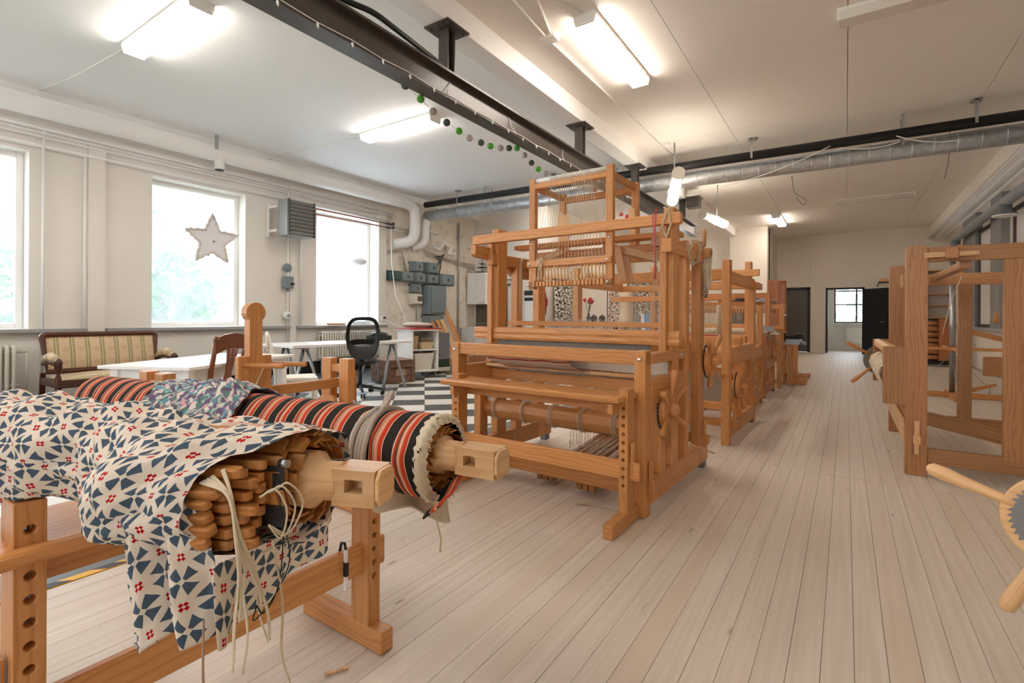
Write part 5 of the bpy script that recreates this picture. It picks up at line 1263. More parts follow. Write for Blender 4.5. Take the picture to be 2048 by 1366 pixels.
for y0 in (.03, LN - .03):
    a = obj('armrest', M().tube([(.0, y0, .55), (.1, y0, .60), (.25, y0, .625), (.38, y0, .61), (.46, y0, .58)], [.03, .045, .05, .045, .03], 10), DAMASK, t)
    obj('arm_rail', M().tube([(-.02, y0, .52), (.2, y0, .565), (.48, y0, .54)], .025, 8), MAHOG, t)
    obj('arm_post', M().lathe([(.03, 0), (.03, .28), (.02, .3), (.035, .34), (.028, .40), (.018, .43), (.022, .47), (.035, .50), (.038, .55), (.045, .57), (.03, .60), (.012, .615), (.001, .62)], (.52, y0, 0), (0, 0, 1), 14), MAHOG, t)
# white table
t = thing('white_table', 'white dining table with square legs in front of the settee', 'table', (-3.97, 1.72, 0), math.atan2(.9, -.44))
obj('tabletop', M().box(-.02, 1.32, -.02, .74, .715, .74), LACQ, t, bev=.004)
for x0 in (.03, 1.21):
    for y0 in (.03, .62): obj('leg', M().box(x0, x0 + .065, y0, y0 + .065, 0, .715), LACQ, t, bev=.003)
for y0 in (.045, .64): obj('apron', M().box(.09, 1.22, y0, y0 + .022, .62, .715), LACQ, t)
for x0 in (.045, 1.235): obj('apron', M().box(x0, x0 + .022, .09, .63, .62, .715), LACQ, t)
def chair(loc, rz, label, mat, seatmat, w=.42, bh=.96, splat=True):
    t = thing('dining_chair', label, 'chair', (*loc, 0), rz)
    obj('seat', M().prism([(-w / 2, -.2), (w / 2, -.2), (w / 2 - .03, .2), (-w / 2 + .03, .2)], (0, 0, .42), (1, 0, 0), (0, 1, 0), .04), seatmat, t, bev=.012)
    obj('seat_frame', M().prism([(-w / 2 + .02, -.19), (w / 2 - .02, -.19), (w / 2 - .05, .19), (-w / 2 + .05, .19)], (0, 0, .365), (1, 0, 0), (0, 1, 0), .055), mat, t, bev=.004)
    for s in (-1, 1):
        obj('leg', M().bar((s * (w / 2 - .03), -.18, 0), (s * (w / 2 - .03), -.18, .40), .035, .035, (0, 1, 0)), mat, t, bev=.003)
        obj('back_leg', M().tube([(s * (w / 2 - .06), .24, 0), (s * (w / 2 - .06), .20, .42), (s * (w / 2 - .045), .24, .7), (s * (w / 2 - .03), .30, bh)], [.02, .023, .02, .018], 8), mat, t)
    top = [(-w / 2 + .01, bh - .14), (-w / 2 - .0, bh - .02), (-.1, bh + .01), (0, bh + .02), (.1, bh + .01), (w / 2, bh - .02), (w / 2 - .01, bh - .14), (.1, bh - .11), (0, bh - .10), (-.1, bh - .11)]
    obj('top_rail', M().prism(top, (0, .30 - .155 * .27 + .03, 0), (1, 0, 0), (0, 0.0, 1), -.022), mat, t, bev=.004)
    obj('lower_rail', M().box(-w / 2 + .06, w / 2 - .06, .205, .225, .46, .50), mat, t, bev=.003)
    if splat:
        sp = [(-.045, .48), (-.05, .55), (-.03, .66), (-.04, .74), (-.065, bh - .10), (-.035, bh - .10), (-.03, .78), (-.012, .78), (-.012, bh - .10), (.012, bh - .10), (.012, .78), (.03, .78), (.035, bh - .10), (.065, bh - .10), (.04, .74), (.03, .66), (.05, .55), (.045, .48)]
        mm = M(); k = len(sp); f = lambda z: .213 + .10 * (z - .48) / .48
        n0 = len(mm.v)
        for d in (0, .014):
            for a, z in sp: mm.v.append(Vector((a, f(z) + d, z)))
        mm.face([n0 + i for i in range(k)], [(z, a) for a, z in sp]); mm.face([n0 + k + i for i in reversed(range(k))], [(z, a) for a, z in reversed(sp)])
        for i in range(k):
            j = (i + 1) % k; mm.face([n0 + j, n0 + i, n0 + k + i, n0 + k + j], [(0, 0), (.1, 0), (.1, .02), (0, .02)])
        obj('splat', mm, mat, t)
    else:
        for k in range(5): obj('spindle', M().tube([(-.10 + k * .05, .215, .5), (-.10 + k * .05, .285, bh - .12)], .007, 6), mat, t)
    return t
chair((-4.33, 1.95), R(-64), 'brown varnished dining chair with a carved splat, at the white table', BROWNW, DAMASK)
chair((-5.0, 3.25), R(150), 'cream painted dining chair behind the tall winder post', CREAM, CREAM, splat=False, bh=.93)
# radiators
def radiator(name, label, y0, n, dy, x0, z0, z1, mat, deep=.10, r=.022):
    t = thing(name, label, 'radiator', (x0, y0, 0))
    for k in range(n):
        yy = k * dy
        obj('column', M().tube(elbow([(0, yy, z0), (0, yy, z1), (deep, yy, z1), (deep, yy, z0), (0, yy, z0 + .001)], .03, 3), r, 7, caps=False), mat, t)
    obj('header', M().cyl((deep / 2, -.03, z0 + .06), (deep / 2, n * dy, z0 + .06), .02, 8).cyl((deep / 2, -.03, z1 - .06), (deep / 2, n * dy, z1 - .06), .02, 8), mat, t)
    for yy in (.05, (n - 1) * dy - .05): obj('foot', M().box(.0, deep, yy - .015, yy + .015, 0, z0), mat, t)
    obj('valve', M().cyl((deep / 2, n * dy, z1 - .06), (deep / 2, n * dy + .07, z1 - .06), .018, 8).cyl((deep / 2, n * dy + .06, z1 - .06), (deep / 2, n * dy + .06, .1), .01, 8), mat, t)
radiator('radiator', 'cream column radiator at the left edge of the photo, beside the settee', .70, 17, .062, -8.5, .18, .72, CREAM)
radiator('radiator', 'long cream column radiator under the frosted window behind the desk', 6.0, 24, .058, -8.5, .30, .80, CREAM)
t = thing('radiator', 'white panel radiator in the lobby behind the open black door', 'radiator', (.02, 21.78, 0))
obj('panel', M().box(0, .95, 0, .06, .25, .78), WHITEP, t, bev=.01); obj('wall_hook', M().box(.1, .14, .06, .122, .6, .7), STEEL, t); obj('wall_hook', M().box(.8, .84, .06, .122, .6, .7), STEEL, t)
for k in range(17): obj('rib', M().box(.03 + k * .053, .055 + k * .053, -.012, .0, .3, .74), WHITEP, t, bev=.004)
# trestle desk
t = thing('trestle_desk', 'white desk on grey metal trestle legs under the frosted window', 'desk', (-5.86, 3.72, 0), R(-4))
obj('tabletop', M().box(-.75, .05, 0, 1.95, .705, .74), LACQ, t, bev=.003)
for y0 in (.25, 1.68):
    obj('trestle_rail', M().box(-.66, -.04, y0 - .03, y0 + .03, .675, .705), STEEL, t, bev=.004)
    for x_, dx in ((-.6, -.07), (-.1, .07)):
        for dy in (-.22, .22): obj('leg', M().tube([(x_, y0 + dy * .1, .68), (x_ + dx, y0 + dy, .0)], [.02, .024], 10), STEEL, t)
t = thing('griddle_pan', 'black lidded electric pan standing on the right end of the desk', 'pan', (-6.15, 5.42, .741), R(10))
obj('base', M().box(-.13, .13, -.16, .16, .0, .075), BLACK, t, bev=.015); obj('lid', M().lathe([(.14, 0), (.135, .03), (.08, .05), (.01, .055)], (0, 0, .075), (0, 0, 1), 20), plain('dark_glass_lid', '2b2b2b', .15), t); obj('knob', M().lathe([(.01, 0), (.012, .02), (.03, .028), (.02, .04)], (0, 0, .128), (0, 0, 1), 12), BLACK, t)
obj('wood_tray', M().box(-8.48, -8.36, 6.15, 6.5, .94, .975), PINE, label='small wooden tray on the sill of the frosted window', cat='tray', bev=.006)
# office chair
t = thing('office_chair', 'black office chair with mesh back, turned away at the desk', 'chair', (-5.72, 4.70, 0), R(238))
sq = [(math.copysign(abs(math.cos(a)) ** .55, math.cos(a)), math.copysign(abs(math.sin(a)) ** .55, math.sin(a))) for a in [2 * PI * k / 36 for k in range(36)]]
def bp(x, z, d=0): return Vector((x * (.23 - .02 * abs(z) - .03 * max(0, -z)), .26 + .06 * z * z - d, .82 + .29 * z))
rows = [[bp(a, b, 0) for a, b in sq], [bp(a, b, .03) for a, b in sq], [bp(a * .78, b * .62 + .22, .03) for a, b in sq], [bp(a * .78, b * .62 + .22, 0) for a, b in sq], [bp(a, b, 0) for a, b in sq]]
obj('back_frame', M().grid(rows, 1, 1, (0, 0), True, True), BLACK, t)
gm = G('black_mesh'); tr = gm.add('BsdfTransparent'); df = gm.add('BsdfDiffuse', {'Color': '151515'})
mx_ = gm.add('MixShader', {0: .45, 1: tr.outputs[0], 2: df.outputs[0]}); gm.t.links.new(mx_.outputs[0], gm.out.inputs[0])
obj('back_mesh', M().grid([[bp(-.80 + 1.6 * i / 10, -.42 + 1.26 * j / 10, .012) for j in range(11)] for i in range(11)]), gm.m, t)
obj('lumbar_pad', M().grid([[bp(-.85 + 1.7 * i / 10, -.30 + .24 * j / 4 - .06 * (2 * i / 10 - 1) ** 2, .03) for j in range(5)] for i in range(11)]), BLACK, t)
obj('seat', M().lathe([(.001, 0), (.22, .0), (.25, .02), (.25, .05), (.22, .075), (.001, .085)], (0, -.02, .44), (0, 0, 1), 24), BLACK, t)
obj('back_arm', M().bar((0, .1, .42), (0, .29, .62), .05, .03), BLACK, t, bev=.005); obj('gas_lift', M().cyl((0, 0, .12), (0, 0, .44), .025, 12), BLACK, t)
for k in range(5):
    a = 2 * PI * k / 5 + .3; d = Vector((math.cos(a), math.sin(a), 0))
    obj('base_arm', M().tube([d * .03 + Vector((0, 0, .13)), d * .3 + Vector((0, 0, .09))], [.025, .015], 8), BLACK, t); c_ = d * .31 + Vector((0, 0, .03)); s_ = Vector((-d.y, d.x, 0))
    obj('caster', M().cyl(c_ - s_ * .028, c_ - s_ * .006, .03, 12).cyl(c_ + s_ * .006, c_ + s_ * .028, .03, 12), BLACK, t)
# shelf unit, crate, heater, planks
t = thing('open_shelf_unit', 'white open shelf unit with a red top, holding baskets, below the switch boxes', 'shelf', (-6.72, 6.52, 0), R(-17))
obj('side', M().box(-.28, .30, -.0, .02, .12, .86), LACQ, t); obj('side', M().box(-.28, .30, .52, .54, .12, .86), LACQ, t); obj('back', M().box(-.28, -.26, .02, .52, .12, .86), LACQ, t)
obj('bottom', M().box(-.26, .30, .02, .52, .12, .15), LACQ, t); obj('shelf', M().box(-.26, .28, .02, .52, .50, .52), LACQ, t)
obj('top', M().box(-.30, .33, -.03, .57, .86, .89), LACQ, t); obj('red_edge', M().box(-.31, .34, -.04, .58, .885, .905), REDT, t, bev=.003)
for y0 in (.04, .5): obj('foot', M().cyl((.25, y0, 0), (.25, y0, .12), .015, 8).cyl((-.24, y0, 0), (-.24, y0, .12), .015, 8), STEEL, t)
UM = Matrix.Translation((-6.72, 6.52, 0)) @ Matrix.Rotation(R(-17), 4, 'Z')
def basket(p, h, w, label, extra=None, mat=BASKET):
    t = thing('storage_basket', label, 'basket', tuple(UM @ Vector(p)), R(-17), 'baskets in the white shelf unit')
    a, b = w / 2 * .8, w / 2
    rows = [[(a * x, a * y, 0) for x, y in ((-1, -1), (1, -1), (1, 1), (-1, 1))], [(b * x, b * y, h) for x, y in ((-1, -1), (1, -1), (1, 1), (-1, 1))], [(b * .92 * x, b * .92 * y, h) for x, y in ((-1, -1), (1, -1), (1, 1), (-1, 1))], [(a * .9 * x, a * .9 * y, .01) for x, y in ((-1, -1), (1, -1), (1, 1), (-1, 1))]]
    obj('bin', M().grid(rows, 1, 1, (0, 0), False, True), mat, t); obj('bottom', M().box(-a, a, -a, a, 0, .012), mat, t)
    return t
basket((.08, .26, .151), .30, .40, 'tall pale paper bin on the lower shelf of the red-topped unit', mat=CREAM)
k_ = basket((.08, .36, .521), .13, .27, 'basket with sticking-out paper scraps on the upper shelf of the red-topped unit')
q = random.Random(3)
for k in range(8): obj('paper_scrap', M().bar((q.uniform(-.1, .0), q.uniform(-.1, .1), .06), (q.uniform(.02, .14), q.uniform(-.12, .12), .20), .05, .004), BASKET, k_)
k_ = basket((.06, .12, .521), .24, .18, 'upright tan bag with a looped handle on the upper shelf of the red-topped unit')
obj('handle', M().tube([(.0, -.05, .24), (.0, -.04, .32), (0, .04, .32), (0, .05, .24)], .008, 6), BASKET, k_)
rows = []
for i in range(15):
    for_ = []
    for j in range(24):
        a = 2 * PI * j / 24; u = i / 14; r = (1 - (2 * u - 1) ** 2) ** .5
        for_.append((.30 * (2 * u - 1), .15 * r * math.cos(a) + .01 * NZ(Vector((u * 6, a, 1))), .055 + .055 * r * math.sin(a) * (1.2 - u * .6) + .016 * NZ(Vector((u * 7, a * 1.5, 4))) * r))
    rows.append(for_)
obj('parcel_bag', M().grid(rows, 1, 1, (0, 0), True, True), plain('pale_crinkled_plastic', 'cfc7ba', .35, var=.15, sc=14), label='pale crinkled plastic bag lying on the red-topped shelf unit', cat='bag', loc=tuple(UM @ Vector((.02, .27, .912))), rz=R(60))
t = thing('wooden_crate', 'old brown wooden crate with worn markings on the floor beside the desk leg', 'crate', (-6.52, 6.06, 0), R(-17))
for z_ in (.0, .125, .25): obj('front_plank', M().box(.28, .30, -.26, .26, z_, z_ + .118), OLDW, t, bev=.004)
for s in (-1, 1):
    for z_ in (.0, .125, .25): obj('end_plank', M().box(-.28, .28, s * .26 - .01, s * .26 + .01, z_, z_ + .118), OLDW, t, bev=.004)
    obj('batten', M().box(.30, .318, s * .22 - .03, s * .22 + .03, .0, .37), OLDW, t, bev=.003)
obj('lid_plank', M().box(-.29, .0, -.27, .27, .37, .385), OLDW, t, bev=.004); obj('lid_plank', M().box(.005, .30, -.27, .27, .37, .385), OLDW, t, bev=.004); obj('back', M().box(-.30, -.28, -.26, .26, 0, .37), OLDW, t)
obj('handle_batten', M().box(.30, .33, -.19, .19, .26, .31), OLDW, t, bev=.004); obj('label_patch', M().box(.30, .303, -.09, .09, .12, .24), plain('worn_label', 'b39a86', .9, var=.3, sc=20), t)
t = thing('stove_heater', 'dark green metal heater with a grey mesh front, beside the red-topped unit', 'heater', (-6.82, 7.42, 0), R(-17))
obj('body', M().box(-.22, .16, -.27, .27, .12, .80), GREEN, t, bev=.01); obj('mesh_front', M().box(.16, .185, -.25, .25, .28, .80), GREYM, t, bev=.005); obj('plinth', M().box(-.2, .2, -.25, .25, .05, .12), CREAM, t)
obj('trim_bar', M().box(.185, .192, -.25, .25, .285, .32), STEEL, t); obj('latch', M().box(.185, .195, -.02, .02, .36, .38), BLACK, t)
for y0 in (-.2, .2): obj('foot', M().cyl((.15, y0, 0), (.15, y0, .06), .015, 8).cyl((-.15, y0, 0), (-.15, y0, .06), .015, 8), STEEL, t)
for k, (x_, y_, l_, m_) in enumerate(((-8.15, 9.0, 1.35, PINE_RED), (-8.12, 9.16, 1.35, PINE), (-8.1, 9.32, 1.32, PINE_PALE), (-8.14, 9.48, 1.75, PINE), (-8.1, 9.64, 1.3, PINE))):
    obj('plank', M().bar((.42, 0, .012), (-.40, 0.0, l_), .012, .13, (0, 1, 0)), m_, label='pine plank leaning by the kitchen corner, %s of five' % ('leftmost', 'second from the left', 'middle', 'longest, fourth', 'rightmost')[k], cat='plank', loc=(x_, y_, 0), group='planks leaning by the kitchen', bev=.002)
# switch boxes on the plaster wall
def ebox(y0, y1, z0, z1, d, mat, label, mark=True, lid=.02):
    t = thing('switch_box', label, 'switch box', (-8.6, (y0 + y1) / 2, z0), 0, 'old switch boxes on the plaster wall'); w = (y1 - y0) / 2; h = z1 - z0
    obj('case', M().box(.0, d, -w, w, 0, h), mat, t, bev=.015); obj('lid', M().box(d, d + .035, -w + lid, w - lid, lid, h - lid), mat, t, bev=.012)
    if mark: obj('name_plate', M().box(d + .035, d + .038, -.035, .035, h * .5 - .04, h * .5 + .03), DFRAME, t)
    for s in (-1, 1): obj('lug', M().box(.0, .03, s * w - .02, s * w + .02, h - .05, h + .01), mat, t)
    return t
ebox(7.76, 8.06, 1.93, 2.15, .16, BOXD, 'leftmost switch box of the row, dark green', False)
ebox(8.08, 8.46, 1.93, 2.15, .16, BOXG, 'second switch box of the row, long, grey')
ebox(8.48, 8.82, 1.92, 2.15, .2, BOXG, 'third switch box of the row, grey')
ebox(8.47, 8.76, 2.18, 2.42, .18, BOXG, 'grey switch box on top of the third one in the row')
ebox(8.47, 8.74, 1.68, 1.89, .14, BOXG, 'small grey switch box hanging under the third one')
e_ = ebox(8.46, 8.80, 1.40, 1.66, .12, CREAM, 'cream meter box with a dark window, under the small grey box', False)
obj('meter_window', M().box(.155, .16, -.02, .13, .08, .2), SLATE, e_)
ebox(8.92, 9.3, 2.18, 2.44, .18, BOXG, 'grey switch box at the top right of the group')
ebox(8.90, 9.3, 1.92, 2.15, .18, BOXG, 'fourth switch box of the row, grey')
ebox(9.34, 9.86, 1.90, 2.19, .22, BOXG, 'rightmost and largest switch box of the row')
e_ = ebox(8.90, 9.52, 1.17, 1.88, .26, BOXG, 'tallest switch box, big grey door with hinges, in the middle of the group', False, .05)
for z_ in (.12, .55): obj('hinge', M().cyl((.28, .22, z_), (.28, .22, z_ + .06), .015, 8), BOXG, e_)
ebox(8.90, 9.42, .86, 1.14, .24, BOXG, 'grey fuse box below the tallest switch box')
t = thing('switch_box', 'lowest grey box of the group, round-shouldered, above the green heater', 'switch box', (-8.6, 9.15, .58), 0, 'old switch boxes on the plaster wall')
obj('case', M().box(0, .15, -.22, .18, 0, .26), BOXG, t, bev=.04); obj('cover', M().lathe([(.12, 0), (.12, .08), (.09, .11), (.01, .115)], (.12, .04, .13), (1, 0, 0), 18), BOXG, t)
# louvred unit heater
t = thing('unit_heater', 'grey louvred unit heater hung on the window wall between two windows', 'heater', (-8.3, 5.02, 2.52))
obj('case', M().box(-.02, .27, 0, .52, 0, .63), plain('grey_heater_case', '979c99', .4, .3), t, bev=.012); obj('louvre_back', M().box(.27, .275, .02, .50, .02, .61), BLACK, t)
for k in range(9): obj('louvre', M().bar((.30, .03, .05 + .066 * k), (.30, .49, .05 + .066 * k), .062, .006, (-.72, 0, .69)), plain('louvre_grey', '9b9b95', .45, .2), t)
for y0 in (.0, .50): obj('frame_side', M().box(.27, .31, y0, y0 + .02, 0, .63), DFRAME, t)
obj('bracket', M().box(-.28, .0, -.04, -.02, .08, .12).box(-.28, .0, -.04, -.02, .5, .54).box(-.28, -.24, -.05, -.01, .0, .6), WHITEP, t)
# small fittings on the pier below it
for z_, nm, lab in ((2.0, 'socket_box', 'round grey socket box, topmost of three fittings on the pier below the louvred heater'), (1.12, 'socket_box', 'old open socket, lowest of three fittings on the pier below the louvred heater')):
    t = thing(nm, lab, 'socket', (XL + .06, 5.33, z_)); obj('plate', M().lathe([(.08, 0), (.08, .04), (.06, .06), (.001, .065)], (0, 0, 0), (1, 0, 0), 8), BOXG if z_ > 1.5 else PLASTW, t); obj('cap', M().cyl((.06, 0, 0), (.08, 0, 0), .03, 12), BOXG, t)
t = thing('wall_switch', 'grey lever switch, middle of three fittings on the pier below the louvred heater', 'switch', (XL + .06, 5.33, 1.62))
obj('case', M().box(0, .09, -.09, .09, 0, .22), BOXG, t, bev=.012); obj('lever', M().cyl((.09, .04, .08), (.14, .06, .08), .02, 10), BLACK, t); obj('gland', M().cyl((.04, 0, -.06), (.04, 0, 0), .02, 8), BOXG, t)
t = thing('wall_socket', 'white socket with a black plug beside the frosted window', 'socket', (-8.53, 7.61, 1.08)); obj('plate', M().box(0, .03, -.04, .04, -.05, .05), PLASTW, t, bev=.004); obj('plug', M().cyl((.03, 0, 0), (.07, .03, .01), .022, 8), BLACK, t)
# lamp and star in the windows
t = thing('paper_lamp', 'flat white paper pendant lamp hanging in front of the frosted window', 'lamp', (-8.25, 6.72, 2.23))
obj('shade', M().ball((0, 0, 0), .16, 24, 12, .5), PAPER, t); obj('cord', M().tube([(0, 0, .08), (0, 0, 1.695)], .004, 5), PLASTW, t)
mm = M()
for k in range(10):
    z_ = -.07 + .0155 * k; r_ = .16 * (1 - (z_ / .08) ** 2) ** .5 + .001; mm.tube([(r_ * math.cos(a), r_ * math.sin(a), z_) for a in [2 * PI * i / 28 for i in range(28)]], .0012, 4, closed=True)
obj('hoops', mm, PLASTW, t)
t = thing('star_lamp', 'large woolly pale star lamp hanging in the middle window', 'star', (-8.72, 4.12, 2.36), 0)
sp = []
for k in range(10):
    a = PI / 2 + k * PI / 5; r_ = .43 if k % 2 == 0 else .20; sp.append((r_ * math.cos(a), r_ * math.sin(a)))
P_ = []
for k in range(10):
    a, b = sp[k], sp[(k + 1) % 10]
    for i in range(7): P_.append((0.0 + .01 * math.sin(i * 2 + k), a[0] + (b[0] - a[0]) * i / 7 + .008 * math.sin(i * 3.1 + k), a[1] + (b[1] - a[1]) * i / 7 + .008 * math.cos(i * 2.3 + k)))
obj('woolly_edge', M().tube(P_, [.022 + .005 * math.sin(i * 2.7) for i in range(len(P_))], 8, closed=True), plain('woolly_beige', 'd6cdc4', .95, var=.25, sc=60), t)
obj('shade', M().prism(sp, (-.012, 0, 0), (0, 1, 0), (0, 0, 1), .012), plain('translucent_star', 'e8e6e6', .8), t); obj('boss', M().ball((.01, .02, -.02), .012, 8, 6), DFRAME, t); obj('cord', M().tube([(0, 0, .43), (0, 0, .83)], .003, 4), PLASTW, t)
# ---------------------------------------------------------------- kitchen corner and recess
t = thing('wall_cabinet', 'white wall cabinet over the kitchen sink', 'cabinet', (-8.55, 10.6, 1.46)); obj('case', M().box(0, .62, .02, .39, 0, .84), LACQ, t, bev=.003); obj('door', M().box(.005, .30, .0, .02, .0, .84), LACQ, t, bev=.002); obj('door', M().box(.31, .615, .0, .02, .0, .84), LACQ, t, bev=.002); obj('handle', M().box(.42, .56, -.02, -.01, .03, .045), STEEL, t)
t = thing('sink_cabinet', 'white kitchen base cabinet with counter and sink', 'cabinet', (-8.56, 10.38, 0)); obj('case', M().box(0, .95, .02, .61, .08, .82), LACQ, t); obj('plinth', M().box(.02, .93, .06, .6, 0, .08), BLACK, t)
for x0 in (.005, .48): obj('door', M().box(x0, x0 + .465, .0, .02, .09, .81), LACQ, t, bev=.002)
obj('counter', M().box(-.02, .97, -.02, .61, .82, .85), LACQ, t, bev=.004)
t = thing('dish_rack', 'wire dish rack standing on the kitchen counter', 'rack', (-8.4, 10.55, .851)); mm = M()
for k in range(9): mm.tube([(.02 + .045 * k, .0, .10), (.06 + .038 * k, .06, 0), (.06 + .038 * k, .22, 0), (.02 + .045 * k, .28, .10)], .003, 5)
for p in ([(0, 0, .10), (.40, 0, .10), (.40, .28, .10), (0, .28, .10)], [(.05, .05, 0), (.37, .05, 0), (.37, .23, 0), (.05, .23, 0)]): mm.tube(p, .004, 5, closed=True)
obj('wire_basket', mm, STEEL, t)
obj('backsplash', M().box(-8.55, -7.55, 10.985, 11.0, .86, 1.45), SLATE, label='dark slate backsplash between kitchen counter and wall cabinet', cat='backsplash')
t = thing('tiered_stand', 'black three-tier cake stand on top of the kitchen wall cabinet', 'stand', (-8.2, 10.8, 2.30)); obj('rod', M().cyl((0, 0, 0), (0, 0, .34), .008, 8), BLACK, t)
for z_, r_ in ((.01, .2), (.14, .14), (.24, .09)): obj('tray', M().lathe([(r_ * .5, 0), (r_, .012), (r_, .02), (.01, .012)], (0, 0, z_), (0, 0, 1), 18), BLACK, t)
obj('finial', M().tube([(.02 * math.cos(a), 0, .36 + .02 * math.sin(a)) for a in [2 * PI * i / 10 for i in range(10)]], .003, 5, closed=True), BLACK, t)
t = thing('curtain_rail', 'black curtain rail over the grey kitchen doorway', 'rail', (-8.0, 10.9, 2.10)); obj('bar', M().cyl((0, 0, 0), (.75, 0, 0), .012, 8), BLACK, t); obj('bracket', M().box(.68, .70, -.0, .1, -.06, .01), BLACK, t); obj('bracket', M().box(.05, .07, -.0, .1, -.06, .01), BLACK, t)
t = thing('wooden_trough', 'long low wooden box on the floor before the sink cabinet', 'box', (-7.35, 9.2, 0), R(8)); 
for a in ((0, .75, 0, .02), (0, .75, .28, .30)): obj('side', M().box(*a, 0, .20), PINE_RED, t, bev=.003)
obj('end', M().box(0, .02, .02, .28, 0, .2), PINE_RED, t); obj('end', M().box(.73, .75, .02, .28, 0, .2), PINE_RED, t); obj('bottom', M().box(.02, .73, .02, .28, .0, .02), PINE_RED, t)
t = thing('white_panel_screen', 'white roller board with two black slats beside the fire extinguisher', 'board', (-6.9, 10.93, 0)); obj('board', M().box(0, .46, .0, .04, .1, 1.74), LACQ, t); obj('slat', M().box(-.01, .47, -.03, .0, 1.68, 1.80), BLACK, t, bev=.004); obj('slat', M().box(-.01, .47, -.02, .0, 1.54, 1.62), BLACK, t, bev=.004); obj('clip', M().tube([(.18, -.03, 1.8), (.18, -.03, 1.85), (.36, -.03, 1.85), (.36, -.03, 1.8)], .012, 6), BLACK, t)
for x0 in (0, .4): obj('foot', M().box(x0, x0 + .06, -.12, .05, 0, .1), BLACK, t)
t = thing('fire_extinguisher', 'red fire extinguisher on the wall behind the looms', 'fire extinguisher', (-6.33, 10.9, 1.28)); obj('cylinder', M().lathe([(.06, 0), (.07, .02), (.07, .36), (.05, .42), (.02, .44)], (0, 0, 0), (0, 0, 1), 16), REDX, t); obj('valve', M().box(-.02, .05, -.015, .015, .44, .49), BLACK, t); obj('hose', M().tube([(.04, 0, .47), (.09, -.02, .35), (.08, -.02, -.1)], .01, 6), BLACK, t)
obj('extinguisher_hook', M().box(-6.34, -6.26, 10.92, 11.0, 1.4, 1.6), REDX, label='red wall bracket behind the fire extinguisher', cat='bracket')
def drape(name, label, mat, a, b, z0, z1, amp, cat='curtain'):
    a = Vector(a); b = Vector(b); d = b - a; n = Vector((-d.y, d.x, 0)).normalized(); L = d.length; rows = []
    for i in range(81):
        u = i / 80
        rows.append([a + d * u + n * (amp * math.sin(u * L * 38) + amp * .5 * math.sin(u * L * 17 + j)) * (.5 + .5 * (1 - j / 8)) + Vector((0, 0, z1 + (z0 - z1) * j / 8)) for j in range(9)])
    o = obj(name, M().grid(rows), mat, label=label, cat=cat); md = o.modifiers.new('thick', 'SOLIDIFY'); md.thickness = .003
drape('curtain', 'black floral curtain hanging in the recess left of the mannequin', CURTAIN, (-6.2, 11.25, 0), (-6.2, 12.5, 0), .3, 2.1, .03)
drape('curtain', 'black floral curtain hanging in the recess right of the mannequin', CURTAIN, (-6.25, 17.18, 0), (-5.25, 17.18, 0), .2, 2.45, .035)
obj('curtain_rod', M().cyl((-6.2, 11.2, 2.1), (-6.2, 12.55, 2.1), .014, 8).box(-6.3, -6.2, 11.28, 11.3, 2.08, 2.12).box(-6.3, -6.2, 12.45, 12.47, 2.08, 2.12), BLACK, label='rod of the floral curtain left of the mannequin', cat='rail')
obj('curtain_rod', M().cyl((-6.28, 17.18, 2.45), (-5.2, 17.18, 2.45), .014, 8).box(-5.25, -5.23, 17.18, 17.3, 2.43, 2.47), BLACK, label='rod of the floral curtain right of the mannequin', cat='rail')
drape('floral_cloth', 'bright floral cloth draped behind the mannequin', FLORAL, (-5.55, 13.2, 0), (-4.95, 13.0, 0), .45, 2.15, .03, 'cloth')
obj('cloth_rail', M().cyl((-5.65, 13.25, 2.16), (-4.85, 12.98, 2.16), .015, 8).cyl((-5.6, 13.23, 0), (-5.6, 13.23, 2.16), .015, 8).cyl((-4.9, 13.0, 0), (-4.9, 13.0, 2.16), .015, 8), BLACK, label='thin black rail stand carrying the bright floral cloth', cat='rack')
t = thing('mannequin', 'cream tailor mannequin torso with neck stump, standing behind the drawloom', 'mannequin', (-4.6, 12.0, 0), R(25))
prof = [(.98, .15, .11), (1.05, .175, .125), (1.15, .165, .115), (1.25, .135, .10), (1.32, .125, .095), (1.42, .145, .11), (1.52, .165, .135), (1.60, .17, .13), (1.70, .175, .105), (1.76, .19, .09), (1.80, .15, .075), (1.84, .075, .06), (1.90, .055, .055), (1.98, .055, .055)]
rows = []
for z_, rx, ry in prof:
    row = []
    for j in range(32):
        a = 2 * PI * j / 32; bust = sum(.045 * math.exp(-((z_ - 1.55) / .06) ** 2 - ((a - c_) / .38) ** 2) for c_ in (PI * 1.5 - .55, PI * 1.5 + .55))
        row.append(((rx + bust * .4) * math.cos(a), (ry + bust) * math.sin(a), z_))
    rows.append(row)
mm = M().grid(rows, 1, 1, (0, 0), True, True); mm.face([len(mm.v) - 32 + j for j in range(32)], [(0, 0)] * 32); mm.face(list(reversed(range(32))), [(0, 0)] * 32)
obj('torso', mm, SKIN, t); obj('pole', M().cyl((0, 0, .05), (0, 0, 1.0), .02, 10), BLACK, t); obj('base', M().lathe([(.2, 0), (.19, .03), (.03, .05), (.02, .06)], (0, 0, 0), (0, 0, 1), 20), BLACK, t)
t = thing('covered_table', 'table covered by a shiny blue plastic sheet behind the mannequin', 'table', (-5.0, 14.2, 0), R(5)); rows = []
for i in range(25):
    u = i / 24; rows.append([(1.1 * u, -.35 + .7 * v + .02 * math.sin(u * 19), (1.22 if .1 < v < .9 else .55) + .03 * NZ(Vector((u * 6, v * 6, 0))) + .02 * math.sin(u * 21 + v * 5)) for v in (0, .08, .11, .2, .35, .5, .65, .8, .89, .92, 1)])
obj('plastic_sheet', M().grid(rows), BLUEP, t)
for x0 in (.05, 1.0):
    for y0 in (-.25, .25): obj('leg', M().box(x0, x0 + .05, y0 - .025, y0 + .025, 0, 1.19), PINE, t)
